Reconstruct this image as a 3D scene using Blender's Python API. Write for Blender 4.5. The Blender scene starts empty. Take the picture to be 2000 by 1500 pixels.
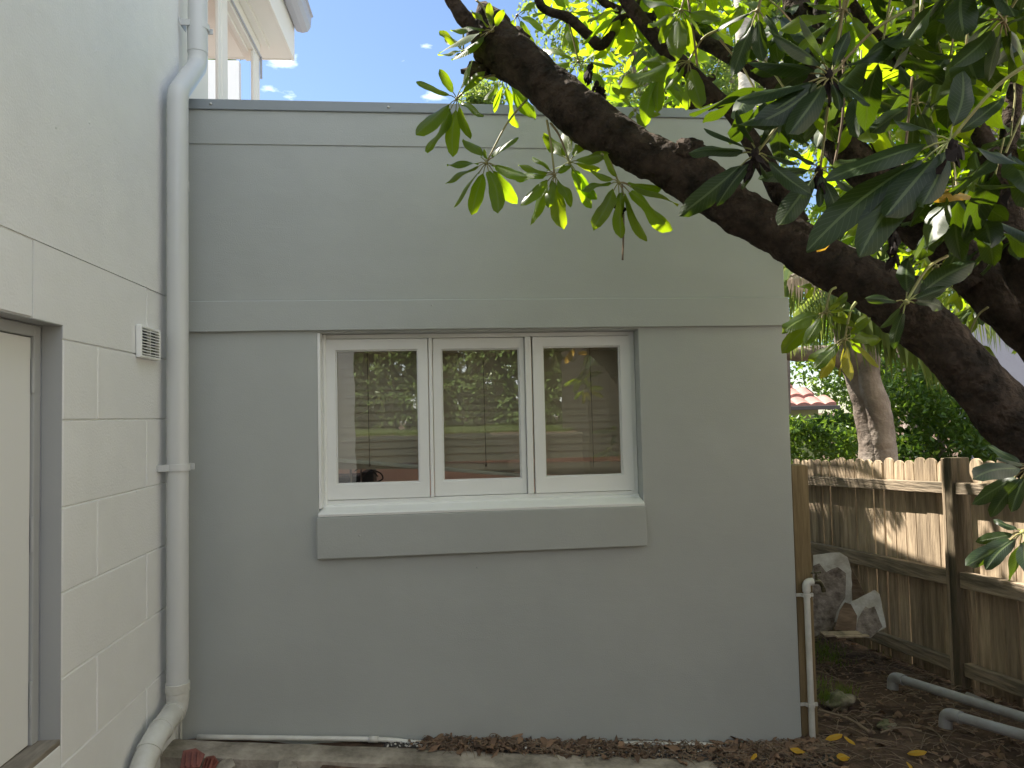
import bpy, bmesh, math, random
from mathutils import Vector, Matrix, noise
R = math.radians
S = bpy.context.scene
COL = S.collection
random.seed(7)
rnd = random.random
def ru(a, b): return a + (b - a) * rnd()

# ------------------------------------------------------------------ camera
CAM = Vector((1.1196, -3.1, 1.485))
YAW, PIT, ROL, FPX = 0.09571, 0.042745, -0.02249, 1387.8
cy, sy, cp, sp = math.cos(YAW), math.sin(YAW), math.cos(PIT), math.sin(PIT)
FW = Vector((sy*cp, cy*cp, sp)); RT0 = Vector((cy, -sy, 0)); UP0 = RT0.cross(FW)
RT = RT0*math.cos(ROL) + UP0*math.sin(ROL); UP = -RT0*math.sin(ROL) + UP0*math.cos(ROL)
cam = bpy.data.cameras.new('camera'); cam.sensor_width = 36; cam.lens = FPX/2000*36
cam.clip_start = 0.02; cam.clip_end = 2000
co = bpy.data.objects.new('camera', cam); COL.objects.link(co)
m = Matrix((RT, UP, -FW)).transposed().to_4x4(); m.translation = CAM; co.matrix_world = m
S.camera = co
def ray(px, py): return FW + RT*((px-1000)/FPX) - UP*((py-750)/FPX)
def at(px, py, d): return CAM + ray(px, py)*d             # point seen at (px,py), d metres ahead
def onax(px, py, ax, v):
    r = ray(px, py); return CAM + r*((v-CAM[ax])/r[ax])
def onY(px, py, y=0): return onax(px, py, 1, y)
def onX(px, py, x=0): return onax(px, py, 0, x)
def onZ(px, py, z=0): return onax(px, py, 2, z)
def proj(p):
    d = p-CAM; z = d.dot(FW)
    if z < 0.05: return None
    return 1000+FPX*d.dot(RT)/z, 750-FPX*d.dot(UP)/z, z

# ------------------------------------------------------------------ light
SUN = Vector((-0.55, 0.45, 1.05)).normalized()              # towards the sun
ELEV = math.asin(SUN.z); ROT = math.atan2(SUN.x, SUN.y)
W = bpy.data.worlds.new('World'); S.world = W; W.use_nodes = True
nt = W.node_tree; nt.nodes.clear(); N = nt.nodes.new; L = nt.links.new
out = N('ShaderNodeOutputWorld'); bg = N('ShaderNodeBackground'); bg.inputs[1].default_value = 0.064
sky = N('ShaderNodeTexSky'); sky.sky_type = 'NISHITA'; sky.sun_disc = False
sky.sun_elevation = ELEV; sky.sun_rotation = ROT; sky.air_density = 1.0; sky.dust_density = 0.3; sky.ozone_density = 2.6
tc = N('ShaderNodeTexCoord')
def wmath(op, a, b=None):
    n = N('ShaderNodeMath'); n.operation = op
    for i, v in enumerate((a, b)):
        if v is None: continue
        if isinstance(v, (int, float)): n.inputs[i].default_value = v
        else: L(v, n.inputs[i])
    return n.outputs[0]
mask = None
mp = N('ShaderNodeMapping'); mp.inputs['Scale'].default_value = (1, 1, 2.6); L(tc.outputs['Generated'], mp.inputs[0])
nz = N('ShaderNodeTexNoise'); nz.inputs['Scale'].default_value = 17; nz.inputs['Detail'].default_value = 8; nz.inputs['Roughness'].default_value = 0.62
L(mp.outputs[0], nz.inputs['Vector'])
for (px, py, rad, am) in ((552, 118, .034, 1.0), (524, 172, .017, .75), (832, 90, .017, .6), (790, 118, .010, .5), (850, 190, .03, .8), (700, 190, .01, .3), (560, 190, .02, .4)):
    d = ray(px, py).normalized()
    v = N('ShaderNodeVectorMath'); v.operation = 'SUBTRACT'; L(tc.outputs['Generated'], v.inputs[0]); v.inputs[1].default_value = d
    s_ = N('ShaderNodeVectorMath'); s_.operation = 'MULTIPLY'; L(v.outputs[0], s_.inputs[0]); s_.inputs[1].default_value = (1, 1, 2.1)
    l = N('ShaderNodeVectorMath'); l.operation = 'LENGTH'; L(s_.outputs[0], l.inputs[0])
    g = wmath('MULTIPLY', wmath('MAXIMUM', wmath('SUBTRACT', 1.0, wmath('DIVIDE', l.outputs['Value'], rad)), 0.0), am)
    mask = g if mask is None else wmath('ADD', mask, g)
sxyz = N('ShaderNodeSeparateXYZ'); L(tc.outputs['Generated'], sxyz.inputs[0])          # unseen broken cloud added over the back half of the sky for neutral fill
nb_ = N('ShaderNodeTexNoise'); nb_.inputs['Scale'].default_value = 2.6; nb_.inputs['Detail'].default_value = 9; nb_.inputs['Roughness'].default_value = .6; L(mp.outputs[0], nb_.inputs['Vector'])
bk_ = N('ShaderNodeMapRange'); bk_.inputs[1].default_value = .25; bk_.inputs[2].default_value = -.45; L(sxyz.outputs[1], bk_.inputs[0])
cb = N('ShaderNodeMapRange'); cb.inputs[1].default_value = .38; cb.inputs[2].default_value = .56; L(nb_.outputs[0], cb.inputs[0])
back = wmath('MULTIPLY', bk_.outputs[0], cb.outputs[0])
cl = wmath('ADD', wmath('MINIMUM', wmath('MAXIMUM', wmath('MULTIPLY', wmath('SUBTRACT', wmath('ADD', wmath('MINIMUM', mask, 1.0), wmath('MULTIPLY', wmath('SUBTRACT', nz.outputs[0], .5), 3.2)), .50), .6), 0), .38), wmath('MULTIPLY', back, .6))
cl = wmath('MINIMUM', cl, 0.9)
mx = N('ShaderNodeMix'); mx.data_type = 'RGBA'; L(cl, mx.inputs[0]); L(sky.outputs[0], mx.inputs[6]); mx.inputs[7].default_value = (17.5, 17.9, 18.4, 1)
L(mx.outputs[2], bg.inputs[0]); L(bg.outputs[0], out.inputs[0])
sl = bpy.data.lights.new('sun', 'SUN'); sl.energy = 5.0; sl.angle = R(0.53); sl.color = (1, .93, .82)
so = bpy.data.objects.new('sun', sl); COL.objects.link(so); so.rotation_euler = SUN.to_track_quat('Z', 'Y').to_euler(); so.location = (0, 0, 20)
S.view_settings.view_transform = 'Standard'; S.view_settings.look = 'None'
S.view_settings.exposure = 1.72; S.view_settings.gamma = 1.0
S.cycles.max_bounces = 8; S.cycles.diffuse_bounces = 4; S.cycles.transparent_max_bounces = 12
S.cycles.transmission_bounces = 6; S.cycles.caustics_reflective = False; S.cycles.caustics_refractive = False

# ------------------------------------------------------------------ materials
MATS = {}
def mat(name, col, rough=.6, spec=.5, bump=0, bscale=60, var=0, vscale=3, var2=None, metal=0, detail=5, vec='Object', stretch=(1, 1, 1), bump2=0, b2scale=6, dist=.01):
    """painted / stone / timber surface: colour with blotches of var2 and two scales of bump"""
    if name in MATS: return MATS[name]
    M = bpy.data.materials.new(name); M.use_nodes = True; t = M.node_tree; P = t.nodes['Principled BSDF']; n = t.nodes.new; k = t.links.new
    P.inputs['Roughness'].default_value = rough; P.inputs['Metallic'].default_value = metal
    P.inputs['Specular IOR Level'].default_value = spec
    tcn = n('ShaderNodeTexCoord'); mpn = n('ShaderNodeMapping'); mpn.inputs['Scale'].default_value = stretch; k(tcn.outputs[vec], mpn.inputs[0])
    c = (*col, 1)
    if var:
        a = n('ShaderNodeTexNoise'); a.inputs['Scale'].default_value = vscale; a.inputs['Detail'].default_value = detail; a.inputs['Roughness'].default_value = .65; k(mpn.outputs[0], a.inputs[0])
        r = n('ShaderNodeValToRGB'); c2 = var2 or tuple(x*(1-var) for x in col)
        r.color_ramp.elements[0].position = .36; r.color_ramp.elements[0].color = (*c2, 1); r.color_ramp.elements[1].position = .64; r.color_ramp.elements[1].color = c
        k(a.outputs[0], r.inputs[0])
        if 'timber' in name:                                   # every board weathers its own way
            gi = n('ShaderNodeNewGeometry'); mi_ = n('ShaderNodeMapRange'); mi_.inputs[3].default_value = .62; mi_.inputs[4].default_value = 1.25; k(gi.outputs['Random Per Island'], mi_.inputs[0])
            vm_ = n('ShaderNodeVectorMath'); vm_.operation = 'SCALE'; k(r.outputs[0], vm_.inputs[0]); k(mi_.outputs[0], vm_.inputs['Scale']); k(vm_.outputs[0], P.inputs['Base Color'])
        else: k(r.outputs[0], P.inputs['Base Color'])
    else: P.inputs['Base Color'].default_value = c
    h = None
    if name == 'grey_render_paint' or name == 'pale_grey_block_paint':   # stray lumps under the paint, patchy sheen
        vo = n('ShaderNodeTexVoronoi'); vo.inputs['Scale'].default_value = 5.5; k(tcn.outputs['Object'], vo.inputs['Vector'])
        mr = n('ShaderNodeMapRange'); mr.inputs[1].default_value = .028; mr.inputs[2].default_value = .006; k(vo.outputs['Distance'], mr.inputs[0])
        h = n('ShaderNodeBump'); h.inputs['Strength'].default_value = .6; h.inputs['Distance'].default_value = .006; k(mr.outputs[0], h.inputs['Height'])
        ts = n('ShaderNodeMapping'); ts.inputs['Scale'].default_value = (1, 1, 3.2); ts.inputs['Rotation'].default_value = (.1, .35, .2); k(tcn.outputs['Object'], ts.inputs[0])
        tn = n('ShaderNodeTexNoise'); tn.inputs['Scale'].default_value = 7; tn.inputs['Detail'].default_value = 3; tn.inputs['Distortion'].default_value = 1.2; k(ts.outputs[0], tn.inputs[0])
        hb = n('ShaderNodeBump'); hb.inputs['Strength'].default_value = .045; hb.inputs['Distance'].default_value = .012; k(tn.outputs[0], hb.inputs['Height']); k(h.outputs[0], hb.inputs['Normal']); h = hb
        rn = n('ShaderNodeMapRange'); rn.inputs[3].default_value = rough-.08; rn.inputs[4].default_value = rough+.14; k(tn.outputs[0], rn.inputs[0]); k(rn.outputs[0], P.inputs['Roughness'])
    if bump:
        a = n('ShaderNodeTexNoise'); a.inputs['Scale'].default_value = bscale; a.inputs['Detail'].default_value = 5; k(mpn.outputs[0], a.inputs[0])
        b = n('ShaderNodeBump'); b.inputs['Strength'].default_value = bump; b.inputs['Distance'].default_value = dist; k(a.outputs[0], b.inputs['Height'])
        if h: k(h.outputs[0], b.inputs['Normal'])
        h = b
    if bump2:
        a = n('ShaderNodeTexNoise'); a.inputs['Scale'].default_value = b2scale; a.inputs['Detail'].default_value = 2; k(mpn.outputs[0], a.inputs[0])
        b = n('ShaderNodeBump'); b.inputs['Strength'].default_value = bump2; b.inputs['Distance'].default_value = .03; k(a.outputs[0], b.inputs['Height'])
        if h: k(h.outputs[0], b.inputs['Normal'])
        h = b
    if h: k(h.outputs[0], P.inputs['Normal'])
    MATS[name] = M; return M

def leaf_mat(name, col, col2, trans, tcol, rough=.35, vein=(.2, .3, .08), tw=.45, veins=True, bright=None):
    M = bpy.data.materials.new(name); M.use_nodes = True; t = M.node_tree; P = t.nodes['Principled BSDF']; n = t.nodes.new; k = t.links.new
    P.inputs['Roughness'].default_value = rough; P.inputs['Specular IOR Level'].default_value = .27
    tcn = n('ShaderNodeTexCoord'); geo = n('ShaderNodeNewGeometry')
    a = n('ShaderNodeMix'); a.data_type = 'RGBA'; k(geo.outputs['Random Per Island'], a.inputs[0]); a.inputs[6].default_value = (*col, 1); a.inputs[7].default_value = (*col2, 1)
    tr = n('ShaderNodeBsdfTranslucent')
    b = n('ShaderNodeMix'); b.data_type = 'RGBA'; k(geo.outputs['Random Per Island'], b.inputs[0]); b.inputs[6].default_value = (*trans, 1); b.inputs[7].default_value = (*tcol, 1)
    cs, ct = a.outputs[2], b.outputs[2]
    if veins:
        sx = n('ShaderNodeSeparateXYZ'); k(tcn.outputs['UV'], sx.inputs[0])
        def mt(op, x, y=None, z=None):
            q = n('ShaderNodeMath'); q.operation = op
            for i, v in enumerate((x, y, z)):
                if v is None: continue
                if isinstance(v, (int, float)): q.inputs[i].default_value = v
                else: k(v, q.inputs[i])
            return q.outputs[0]
        au = mt('ABSOLUTE', mt('SUBTRACT', sx.outputs[0], .5))
        mid = mt('LESS_THAN', au, .045)
        ph = mt('FRACT', mt('MULTIPLY', mt('SUBTRACT', sx.outputs[1], mt('MULTIPLY', au, .35)), 15))
        side = mt('MULTIPLY', mt('LESS_THAN', mt('ABSOLUTE', mt('SUBTRACT', ph, .5)), .07), .35)
        vm = mt('MAXIMUM', mid, side)
        c1 = n('ShaderNodeMix'); c1.data_type = 'RGBA'; k(vm, c1.inputs[0]); k(cs, c1.inputs[6]); c1.inputs[7].default_value = (*vein, 1); cs = c1.outputs[2]
        c2 = n('ShaderNodeMix'); c2.data_type = 'RGBA'; k(mt('MULTIPLY', vm, .55), c2.inputs[0]); k(ct, c2.inputs[6]); c2.inputs[7].default_value = (trans[0]*.75, trans[1]*.62, trans[2], 1); ct = c2.outputs[2]
        nn = n('ShaderNodeTexNoise'); nn.inputs['Scale'].default_value = 9; k(tcn.outputs['Object'], nn.inputs[0])
        bp = n('ShaderNodeBump'); bp.inputs['Strength'].default_value = .5; bp.inputs['Distance'].default_value = .004
        k(mt('SUBTRACT', nn.outputs[0], mt('MULTIPLY', vm, .6)), bp.inputs['Height']); k(bp.outputs[0], P.inputs['Normal'])
    k(cs, P.inputs['Base Color']); k(ct, tr.inputs[0])
    mxs = n('ShaderNodeMixShader'); mxs.inputs[0].default_value = tw
    k(P.outputs[0], mxs.inputs[1]); k(tr.outputs[0], mxs.inputs[2]); k(mxs.outputs[0], t.nodes['Material Output'].inputs[0])
    MATS[name] = M; return M

PAINT = mat('grey_render_paint', (.405, .425, .408), .40, .45, bump=.4, bscale=200, bump2=.34, b2scale=2.6, var=.05, vscale=2, dist=.002)
PAINT2 = mat('pale_grey_block_paint', (.79, .795, .785), .45, .42, bump=.5, bscale=130, bump2=.18, b2scale=5, var=.05, vscale=3, dist=.003)
DOORP = mat('door_paint', (.72, .72, .70), .38, .5, bump2=.06, b2scale=3)
FRAMEP = mat('grey_gloss_trim', (.36, .37, .37), .4, .5, bump=.1, bscale=90, dist=.002)
WHITE = mat('white_window_gloss', (.80, .81, .79), .3, .5, bump=.12, bscale=70, bump2=.1, b2scale=8, dist=.002)
CREAM = mat('cream_exterior_paint', (.86, .82, .76), .5, .4, bump=.1, bscale=60, dist=.002)
WHITEW = mat('white_neighbour_render', (.8, .8, .78), .6, .3, bump=.2, bscale=40, var=.06, vscale=1)
PIPEP = mat('painted_downpipe', (.57, .58, .57), .28, .5, bump2=.08, b2scale=9)
PVC = mat('white_pvc', (.62, .62, .58), .3, .5, var=.25, vscale=9, var2=(.5, .49, .44), bump=.1, bscale=50, dist=.002)
PVCG = mat('grey_pvc', (.29, .295, .30), .35, .5, var=.3, vscale=8, var2=(.22, .21, .2))
METAL = mat('colorbond_flashing', (.26, .29, .31), .35, .5, bump2=.05, b2scale=4)
STEEL = mat('galvanised_steel', (.5, .5, .48), .35, .5, metal=.6)
GUTTER = mat('gutter_paint', (.42, .42, .47), .35, .5)
DARK = mat('black_plastic', (.012, .012, .014), .4, .5)
TIMBER = mat('weathered_fence_timber', (.54, .42, .29), .8, .2, bump=.7, bscale=16, var=.4, vscale=5, var2=(.27, .205, .14), stretch=(5, 5, .5), dist=.012)
TIMBERD = mat('shaded_post_timber', (.17, .13, .085), .75, .25, bump=.7, bscale=16, var=.4, vscale=5, var2=(.07, .06, .035), stretch=(5, 5, .5), dist=.012)  # darker copy of the fence timber: shade of the post face in its colour
TIMBERH = mat('weathered_rail_timber', (.46, .36, .26), .8, .2, bump=.7, bscale=16, var=.5, vscale=5, var2=(.17, .14, .10), stretch=(2, .5, 5), dist=.012)
TIMBERP = mat('treated_pine_post', (.27, .20, .11), .7, .25, bump=.5, bscale=14, var=.45, vscale=5, var2=(.15, .11, .055), stretch=(6, 6, .4), dist=.01)
CONC = mat('old_stained_concrete', (.46, .41, .34), .9, .2, bump=.9, bscale=70, var=.6, vscale=5.5, var2=(.17, .15, .12), detail=9, dist=.006)
SOIL = mat('dark_garden_soil', (.15, .10, .072), .95, .1, bump=1, bscale=45, var=.55, vscale=7, var2=(.06, .042, .032), detail=9, dist=.02)
ROCK = mat('mossy_sandstone', (.30, .26, .19), .9, .2, bump=1, bscale=22, var=.6, vscale=7, var2=(.07, .085, .03), detail=8, dist=.02)
BARK = mat('umbrella_tree_bark', (.075, .055, .042), .9, .12, bump=1, bscale=40, var=.6, vscale=13, var2=(.022, .018, .014), detail=10, bump2=1, b2scale=14, dist=.03)
BARKF = mat('pale_smooth_bark', (.34, .29, .25), .8, .2, bump=.8, bscale=20, var=.4, vscale=3, var2=(.16, .125, .10), detail=7, bump2=.6, b2scale=3, dist=.02)
PALMB = mat('ringed_palm_bark', (.50, .47, .40), .8, .2, bump=.8, bscale=9, var=.5, vscale=4, var2=(.25, .22, .17), detail=7, stretch=(1, 1, 3), dist=.02)
TWIG = mat('dry_twig', (.28, .21, .15), .85, .2, var=.5, vscale=8)
PETI = mat('green_petiole', (.26, .29, .09), .5, .4, var=.4, vscale=10, var2=(.2, .14, .06))
BLIND = mat('taupe_blind_slat', (.74, .63, .50), .45, .4)
BLINDR = mat('cream_blind_rail', (.78, .74, .64), .4, .4)
PINK = mat('pink_interior_wall', (.88, .66, .56), .8, .2)
INTF = mat('interior_floor', (.62, .54, .46), .7, .3)
FIBW = mat('broken_sheet_white_face', (.66, .64, .62), .85, .2, bump=.5, bscale=40, var=.35, vscale=9, var2=(.42, .38, .34), dist=.006)
FIBG = mat('broken_sheet_grey_face', (.34, .29, .26), .9, .2, bump=1, bscale=34, var=.6, vscale=19, var2=(.12, .095, .08), detail=9, dist=.01)
FIBB = mat('broken_sheet_brown_face', (.25, .175, .125), .85, .2, bump=.6, bscale=20, var=.5, vscale=6, var2=(.12, .08, .055), stretch=(1, 1, 3), dist=.01)
TERRA = mat('terracotta_shard', (.26, .085, .062), .6, .4, bump=.5, bscale=50, var=.4, vscale=12, dist=.004)
TILE = mat('red_roof_tile', (.55, .25, .21), .6, .4, var=.5, vscale=6, var2=(.28, .15, .13), detail=8)
GREENW = mat('sage_green_wall', (.30, .36, .18), .8, .2)
LAV = mat('lavender_grey_render', (.36, .35, .38), .8, .2, var=.12, vscale=2, bump=.3, bscale=30)
BRASS = mat('aged_brass', (.10, .095, .06), .4, .5, metal=.7, var=.4, vscale=40)
TERRM = mat('dry_back_yard_earth', (.10, .09, .06), .95, .1, var=.5, vscale=.6, bump=.6, bscale=12)
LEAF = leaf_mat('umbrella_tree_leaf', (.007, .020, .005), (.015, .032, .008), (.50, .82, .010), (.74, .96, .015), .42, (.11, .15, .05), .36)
LEAFD = leaf_mat('umbrella_tree_shaded_leaf', (.006, .016, .005), (.011, .024, .007), (.20, .36, .008), (.30, .48, .010), .42, (.07, .10, .035), .12)  # darker copy of the leaf: canopy shade put into its colour
LEAFY = leaf_mat('yellowing_leaf', (.55, .30, .02), (.60, .36, .03), (.6, .32, .02), (.65, .4, .03), .45, (.6, .45, .1), .35)
LEAFO = leaf_mat('yellow_green_leaf', (.20, .22, .025), (.26, .24, .03), (.5, .5, .03), (.6, .52, .03), .4, (.4, .4, .1), .4)
LEAFB = leaf_mat('dry_brown_leaf', (.075, .050, .036), (.27, .17, .11), (.2, .1, .05), (.28, .15, .06), .7, (.2, .13, .08), .12, veins=False)
LEAFH = leaf_mat('hedge_leaf', (.028, .062, .016), (.06, .11, .022), (.22, .42, .03), (.36, .5, .05), .38, (.2, .3, .1), .32, veins=False)
LEAFT = leaf_mat('distant_tree_leaf', (.035, .07, .02), (.065, .12, .03), (.30, .45, .05), (.42, .5, .10), .45, (.2, .3, .1), .45, veins=False)
LEAFG = leaf_mat('glossy_pale_hedge_leaf', (.12, .20, .05), (.20, .28, .09), (.4, .5, .1), (.5, .55, .2), .3, (.2, .3, .1), .25, veins=False)
PALML = leaf_mat('palm_frond_leaf', (.07, .11, .035), (.12, .15, .05), (.3, .42, .06), (.42, .48, .10), .45, (.2, .3, .1), .38, veins=False)
PALMD = leaf_mat('dead_palm_leaf', (.28, .24, .20), (.38, .33, .28), (.3, .25, .2), (.4, .32, .25), .7, (.2, .3, .1), .2, veins=False)
GRASSM = leaf_mat('grass_blade', (.06, .11, .02), (.11, .16, .03), (.3, .42, .05), (.4, .5, .07), .6, (.2, .3, .1), .35, veins=False)

def glass():
    M = bpy.data.materials.new('window_glass'); M.use_nodes = True; t = M.node_tree; t.nodes.clear(); n = t.nodes.new; k = t.links.new
    o = n('ShaderNodeOutputMaterial'); a = n('ShaderNodeBsdfTransparent'); a.inputs[0].default_value = (.88, .9, .88, 1)
    g = n('ShaderNodeBsdfGlossy'); g.inputs['Roughness'].default_value = .004; lw = n('ShaderNodeLayerWeight'); lw.inputs[0].default_value = .5; pw_ = n('ShaderNodeMath'); pw_.operation = 'POWER'; pw_.inputs[1].default_value = 4; k(lw.outputs['Facing'], pw_.inputs[0]); f = n('ShaderNodeMath'); f.operation = 'MULTIPLY_ADD'; f.inputs[1].default_value = .6; f.inputs[2].default_value = .15; k(pw_.outputs[0], f.inputs[0])
    tcn = n('ShaderNodeTexCoord'); nz_ = n('ShaderNodeTexNoise'); nz_.inputs['Scale'].default_value = 2.2; k(tcn.outputs['Object'], nz_.inputs[0])
    b = n('ShaderNodeBump'); b.inputs['Strength'].default_value = .05; b.inputs['Distance'].default_value = .02; k(nz_.outputs[0], b.inputs['Height']); k(b.outputs[0], g.inputs['Normal'])
    mxs = n('ShaderNodeMixShader'); k(f.outputs[0], mxs.inputs[0]); k(a.outputs[0], mxs.inputs[1]); k(g.outputs[0], mxs.inputs[2]); k(mxs.outputs[0], o.inputs[0])
    return M
GLASS = glass()

# ------------------------------------------------------------------ mesh helpers
class MB:
    def __init__(s): s.v = []; s.f = []; s.uv = {}; s.mi = []; s.cur = 0
    def face(s, idx): s.f.append(idx); s.mi.append(s.cur)
    def box(s, a, b, rz=None, c=None):
        x0, y0, z0 = a; x1, y1, z1 = b; i = len(s.v)
        P = [(x0, y0, z0), (x1, y0, z0), (x1, y1, z0), (x0, y1, z0), (x0, y0, z1), (x1, y0, z1), (x1, y1, z1), (x0, y1, z1)]
        s.v += [Vector(p) for p in P]
        for q in ((0, 3, 2, 1), (4, 5, 6, 7), (0, 1, 5, 4), (1, 2, 6, 5), (2, 3, 7, 6), (3, 0, 4, 7)): s.face([i+k for k in q])
        return s
    def obox(s, p0, ax, ay, az):
        """box spanned by three edge vectors from p0"""
        i = len(s.v); p0 = Vector(p0)
        for (a, b, c) in ((0,0,0),(1,0,0),(1,1,0),(0,1,0),(0,0,1),(1,0,1),(1,1,1),(0,1,1)): s.v.append(p0+ax*a+ay*b+az*c)
        for q in ((0, 3, 2, 1), (4, 5, 6, 7), (0, 1, 5, 4), (1, 2, 6, 5), (2, 3, 7, 6), (3, 0, 4, 7)): s.face([i+k for k in q])
        return s
    def tube(s, pts, rad, seg=12, cap=True, wob=0, sub=1, seed=0):
        pts = [Vector(p) for p in pts]
        if not isinstance(rad, (list, tuple)): rad = [rad]*len(pts)
        if sub > 1:                                            # Catmull-Rom
            q = []; rr = []
            for i in range(len(pts)-1):
                p0 = pts[max(i-1, 0)]; p1 = pts[i]; p2 = pts[i+1]; p3 = pts[min(i+2, len(pts)-1)]
                for j in range(sub):
                    t = j/sub
                    q.append(.5*((2*p1)+(p2-p0)*t+(2*p0-5*p1+4*p2-p3)*t*t+(3*p1-p0-3*p2+p3)*t**3)); rr.append(rad[i]*(1-t)+rad[i+1]*t)
            q.append(pts[-1]); rr.append(rad[-1]); pts, rad = q, rr
        n = None; rings = []
        for i, p in enumerate(pts):
            d = (pts[min(i+1, len(pts)-1)]-pts[max(i-1, 0)])
            if d.length < 1e-9: d = Vector((0, 0, 1))
            d.normalize()
            if n is None:
                n = d.orthogonal().normalized()
            n = (n-d*n.dot(d)).normalized(); b = d.cross(n)
            ring = []
            for k in range(seg):
                a = 2*math.pi*k/seg; o = n*math.cos(a)+b*math.sin(a); r = rad[i]
                if wob:
                    q = p+o*r
                    r *= 1+wob*(noise.noise(q*5+Vector((seed, 0, 0)))*1.0+.6*noise.noise(q*14+Vector((seed, 3, 0)))+.5*noise.noise(q*38)+.25*noise.noise(q*90))
                ring.append(len(s.v)); s.v.append(p+o*r)
            rings.append(ring)
        for a, b in zip(rings, rings[1:]):
            for k in range(seg): s.face([a[k], a[(k+1) % seg], b[(k+1) % seg], b[k]])
        if cap: s.face(rings[0][::-1]); s.face(rings[-1])
        return s
    def prism(s, poly, ext):
        """extrude polygon (list of 3D points) by vector ext"""
        i = len(s.v); n = len(poly); ext = Vector(ext)
        s.v += [Vector(p) for p in poly]+[Vector(p)+ext for p in poly]
        s.face(list(range(i, i+n))[::-1]); s.face(list(range(i+n, i+2*n)))
        for k in range(n): s.face([i+k, i+(k+1) % n, i+n+(k+1) % n, i+n+k])
        return s
    def blob(s, c, r, seed=0, amp=.3, lev=3):
        bm = bmesh.new(); bmesh.ops.create_icosphere(bm, subdivisions=lev, radius=1); i = len(s.v)
        for v in bm.verts:
            d = v.co.normalized(); k = 1+amp*noise.noise(d*1.6+Vector((seed, 0, 0)))+amp*.5*noise.noise(d*4+Vector((seed, 9, 0)))
            s.v.append(Vector(c)+Vector((d.x*r[0], d.y*r[1], d.z*r[2]))*k)
        bm.verts.ensure_lookup_table()
        for f in bm.faces: s.face([i+v.index for v in f.verts])
        bm.free(); return s
    def build(s, name, mats, parent=None, smooth=False, bevel=0, auto=None):
        me = bpy.data.meshes.new(name); me.from_pydata(s.v, [], s.f)
        if not isinstance(mats, (list, tuple)): mats = [mats]
        for mm in mats: me.materials.append(mm)
        if len(mats) > 1: me.polygons.foreach_set('material_index', s.mi)
        if s.uv:
            u = me.uv_layers.new(name='UVMap'); vi = [0]*len(me.loops); me.loops.foreach_get('vertex_index', vi)
            flat = []
            for q in vi: flat += s.uv.get(q, (.5, .5))
            u.data.foreach_set('uv', flat)
        if smooth: me.polygons.foreach_set('use_smooth', [True]*len(me.polygons))
        bm = bmesh.new(); bm.from_mesh(me)
        if not s.uv: bmesh.ops.recalc_face_normals(bm, faces=bm.faces)
        bm.to_mesh(me); bm.free(); me.update()
        o = bpy.data.objects.new(name, me); COL.objects.link(o)
        if parent is not None: o.parent = parent
        if bevel:
            b = o.modifiers.new('bevel', 'BEVEL'); b.width = bevel; b.segments = 2; b.limit_method = 'ANGLE'; b.angle_limit = R(40)
        if auto:
            try:
                me.set_sharp_from_angle(angle=R(auto))
            except Exception: pass
        return o
def fillet(pts, r, n=6):
    pts = [Vector(p) for p in pts]; out_ = [pts[0]]
    for a, b, c in zip(pts, pts[1:], pts[2:]):
        u = (a-b); v = (c-b); k = min(r, u.length*.45, v.length*.45); p = b+u.normalized()*k; q = b+v.normalized()*k
        for i in range(n+1):
            t = i/n; out_.append(p*(1-t)**2+b*2*t*(1-t)+q*t*t)
    out_.append(pts[-1]); return out_
def tag(o, label=None, cat=None, group=None, kind=None):
    if label: o['label'] = label
    if cat: o['category'] = cat
    if group: o['group'] = group
    if kind: o['kind'] = kind
    return o
def thing(name, label, cat, group=None):
    o = bpy.data.objects.new(name, None); COL.objects.link(o); o.empty_display_size = .1
    return tag(o, label, cat, group)
def base_at(root, p):
    """put the empty at the thing's base, keeping the parts where they are"""
    root.location = p
    inv = Matrix.Translation(Vector(p)).inverted()
    for c in root.children: c.matrix_parent_inverse = inv

def leaflet(M, p0, p1, w, nh, rng=random, droop=.12, wave=1, n=8, stem=.18, fold=.25):
    """one leaf blade from p0 to p1; nh = which way its face looks"""
    p0 = Vector(p0); p1 = Vector(p1); ax = p1-p0; Ln = ax.length
    if Ln < 1e-6: return
    d = ax/Ln; side = d.cross(nh)
    if side.length < 1e-4: side = d.orthogonal()
    side.normalize(); nn = side.cross(d).normalized()
    mid = (p0+p1)/2+nn*droop*Ln
    i0 = len(M.v); ph = rng.random()*6.3; wf = rng.uniform(5, 9); wa = wave*rng.uniform(.03, .10); sk = rng.uniform(-.05, .05)
    for i in range(n+1):
        t = i/n; s_ = stem+(1-stem)*t
        c = p0*(1-s_)**2+mid*2*s_*(1-s_)+p1*s_**2
        prof = (math.sin(math.pi*(t**1.12*.96+.02)))**.55 if 0 < t < 1 else (.06 if t == 0 else .04)
        hw = w*.5*prof
        for j in (-2, -1, 0, 1, 2):
            u = j/2; off = side*(hw*u)+nn*(-fold*abs(u)*hw + (wa*w*2.0*math.sin(ph+wf*t+(1.7 if j < 0 else 0))*abs(u)))
            if abs(j) == 2: off += side*(hw*.05*math.sin(ph*2+t*17))
            M.v.append(c+off+side*(sk*Ln*math.sin(math.pi*t))); M.uv[len(M.v)-1] = ((u+1)/2, t)
    for i in range(n):
        for j in range(4):
            a = i0+i*5+j; M.face([a, a+1, a+6, a+5])

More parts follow.
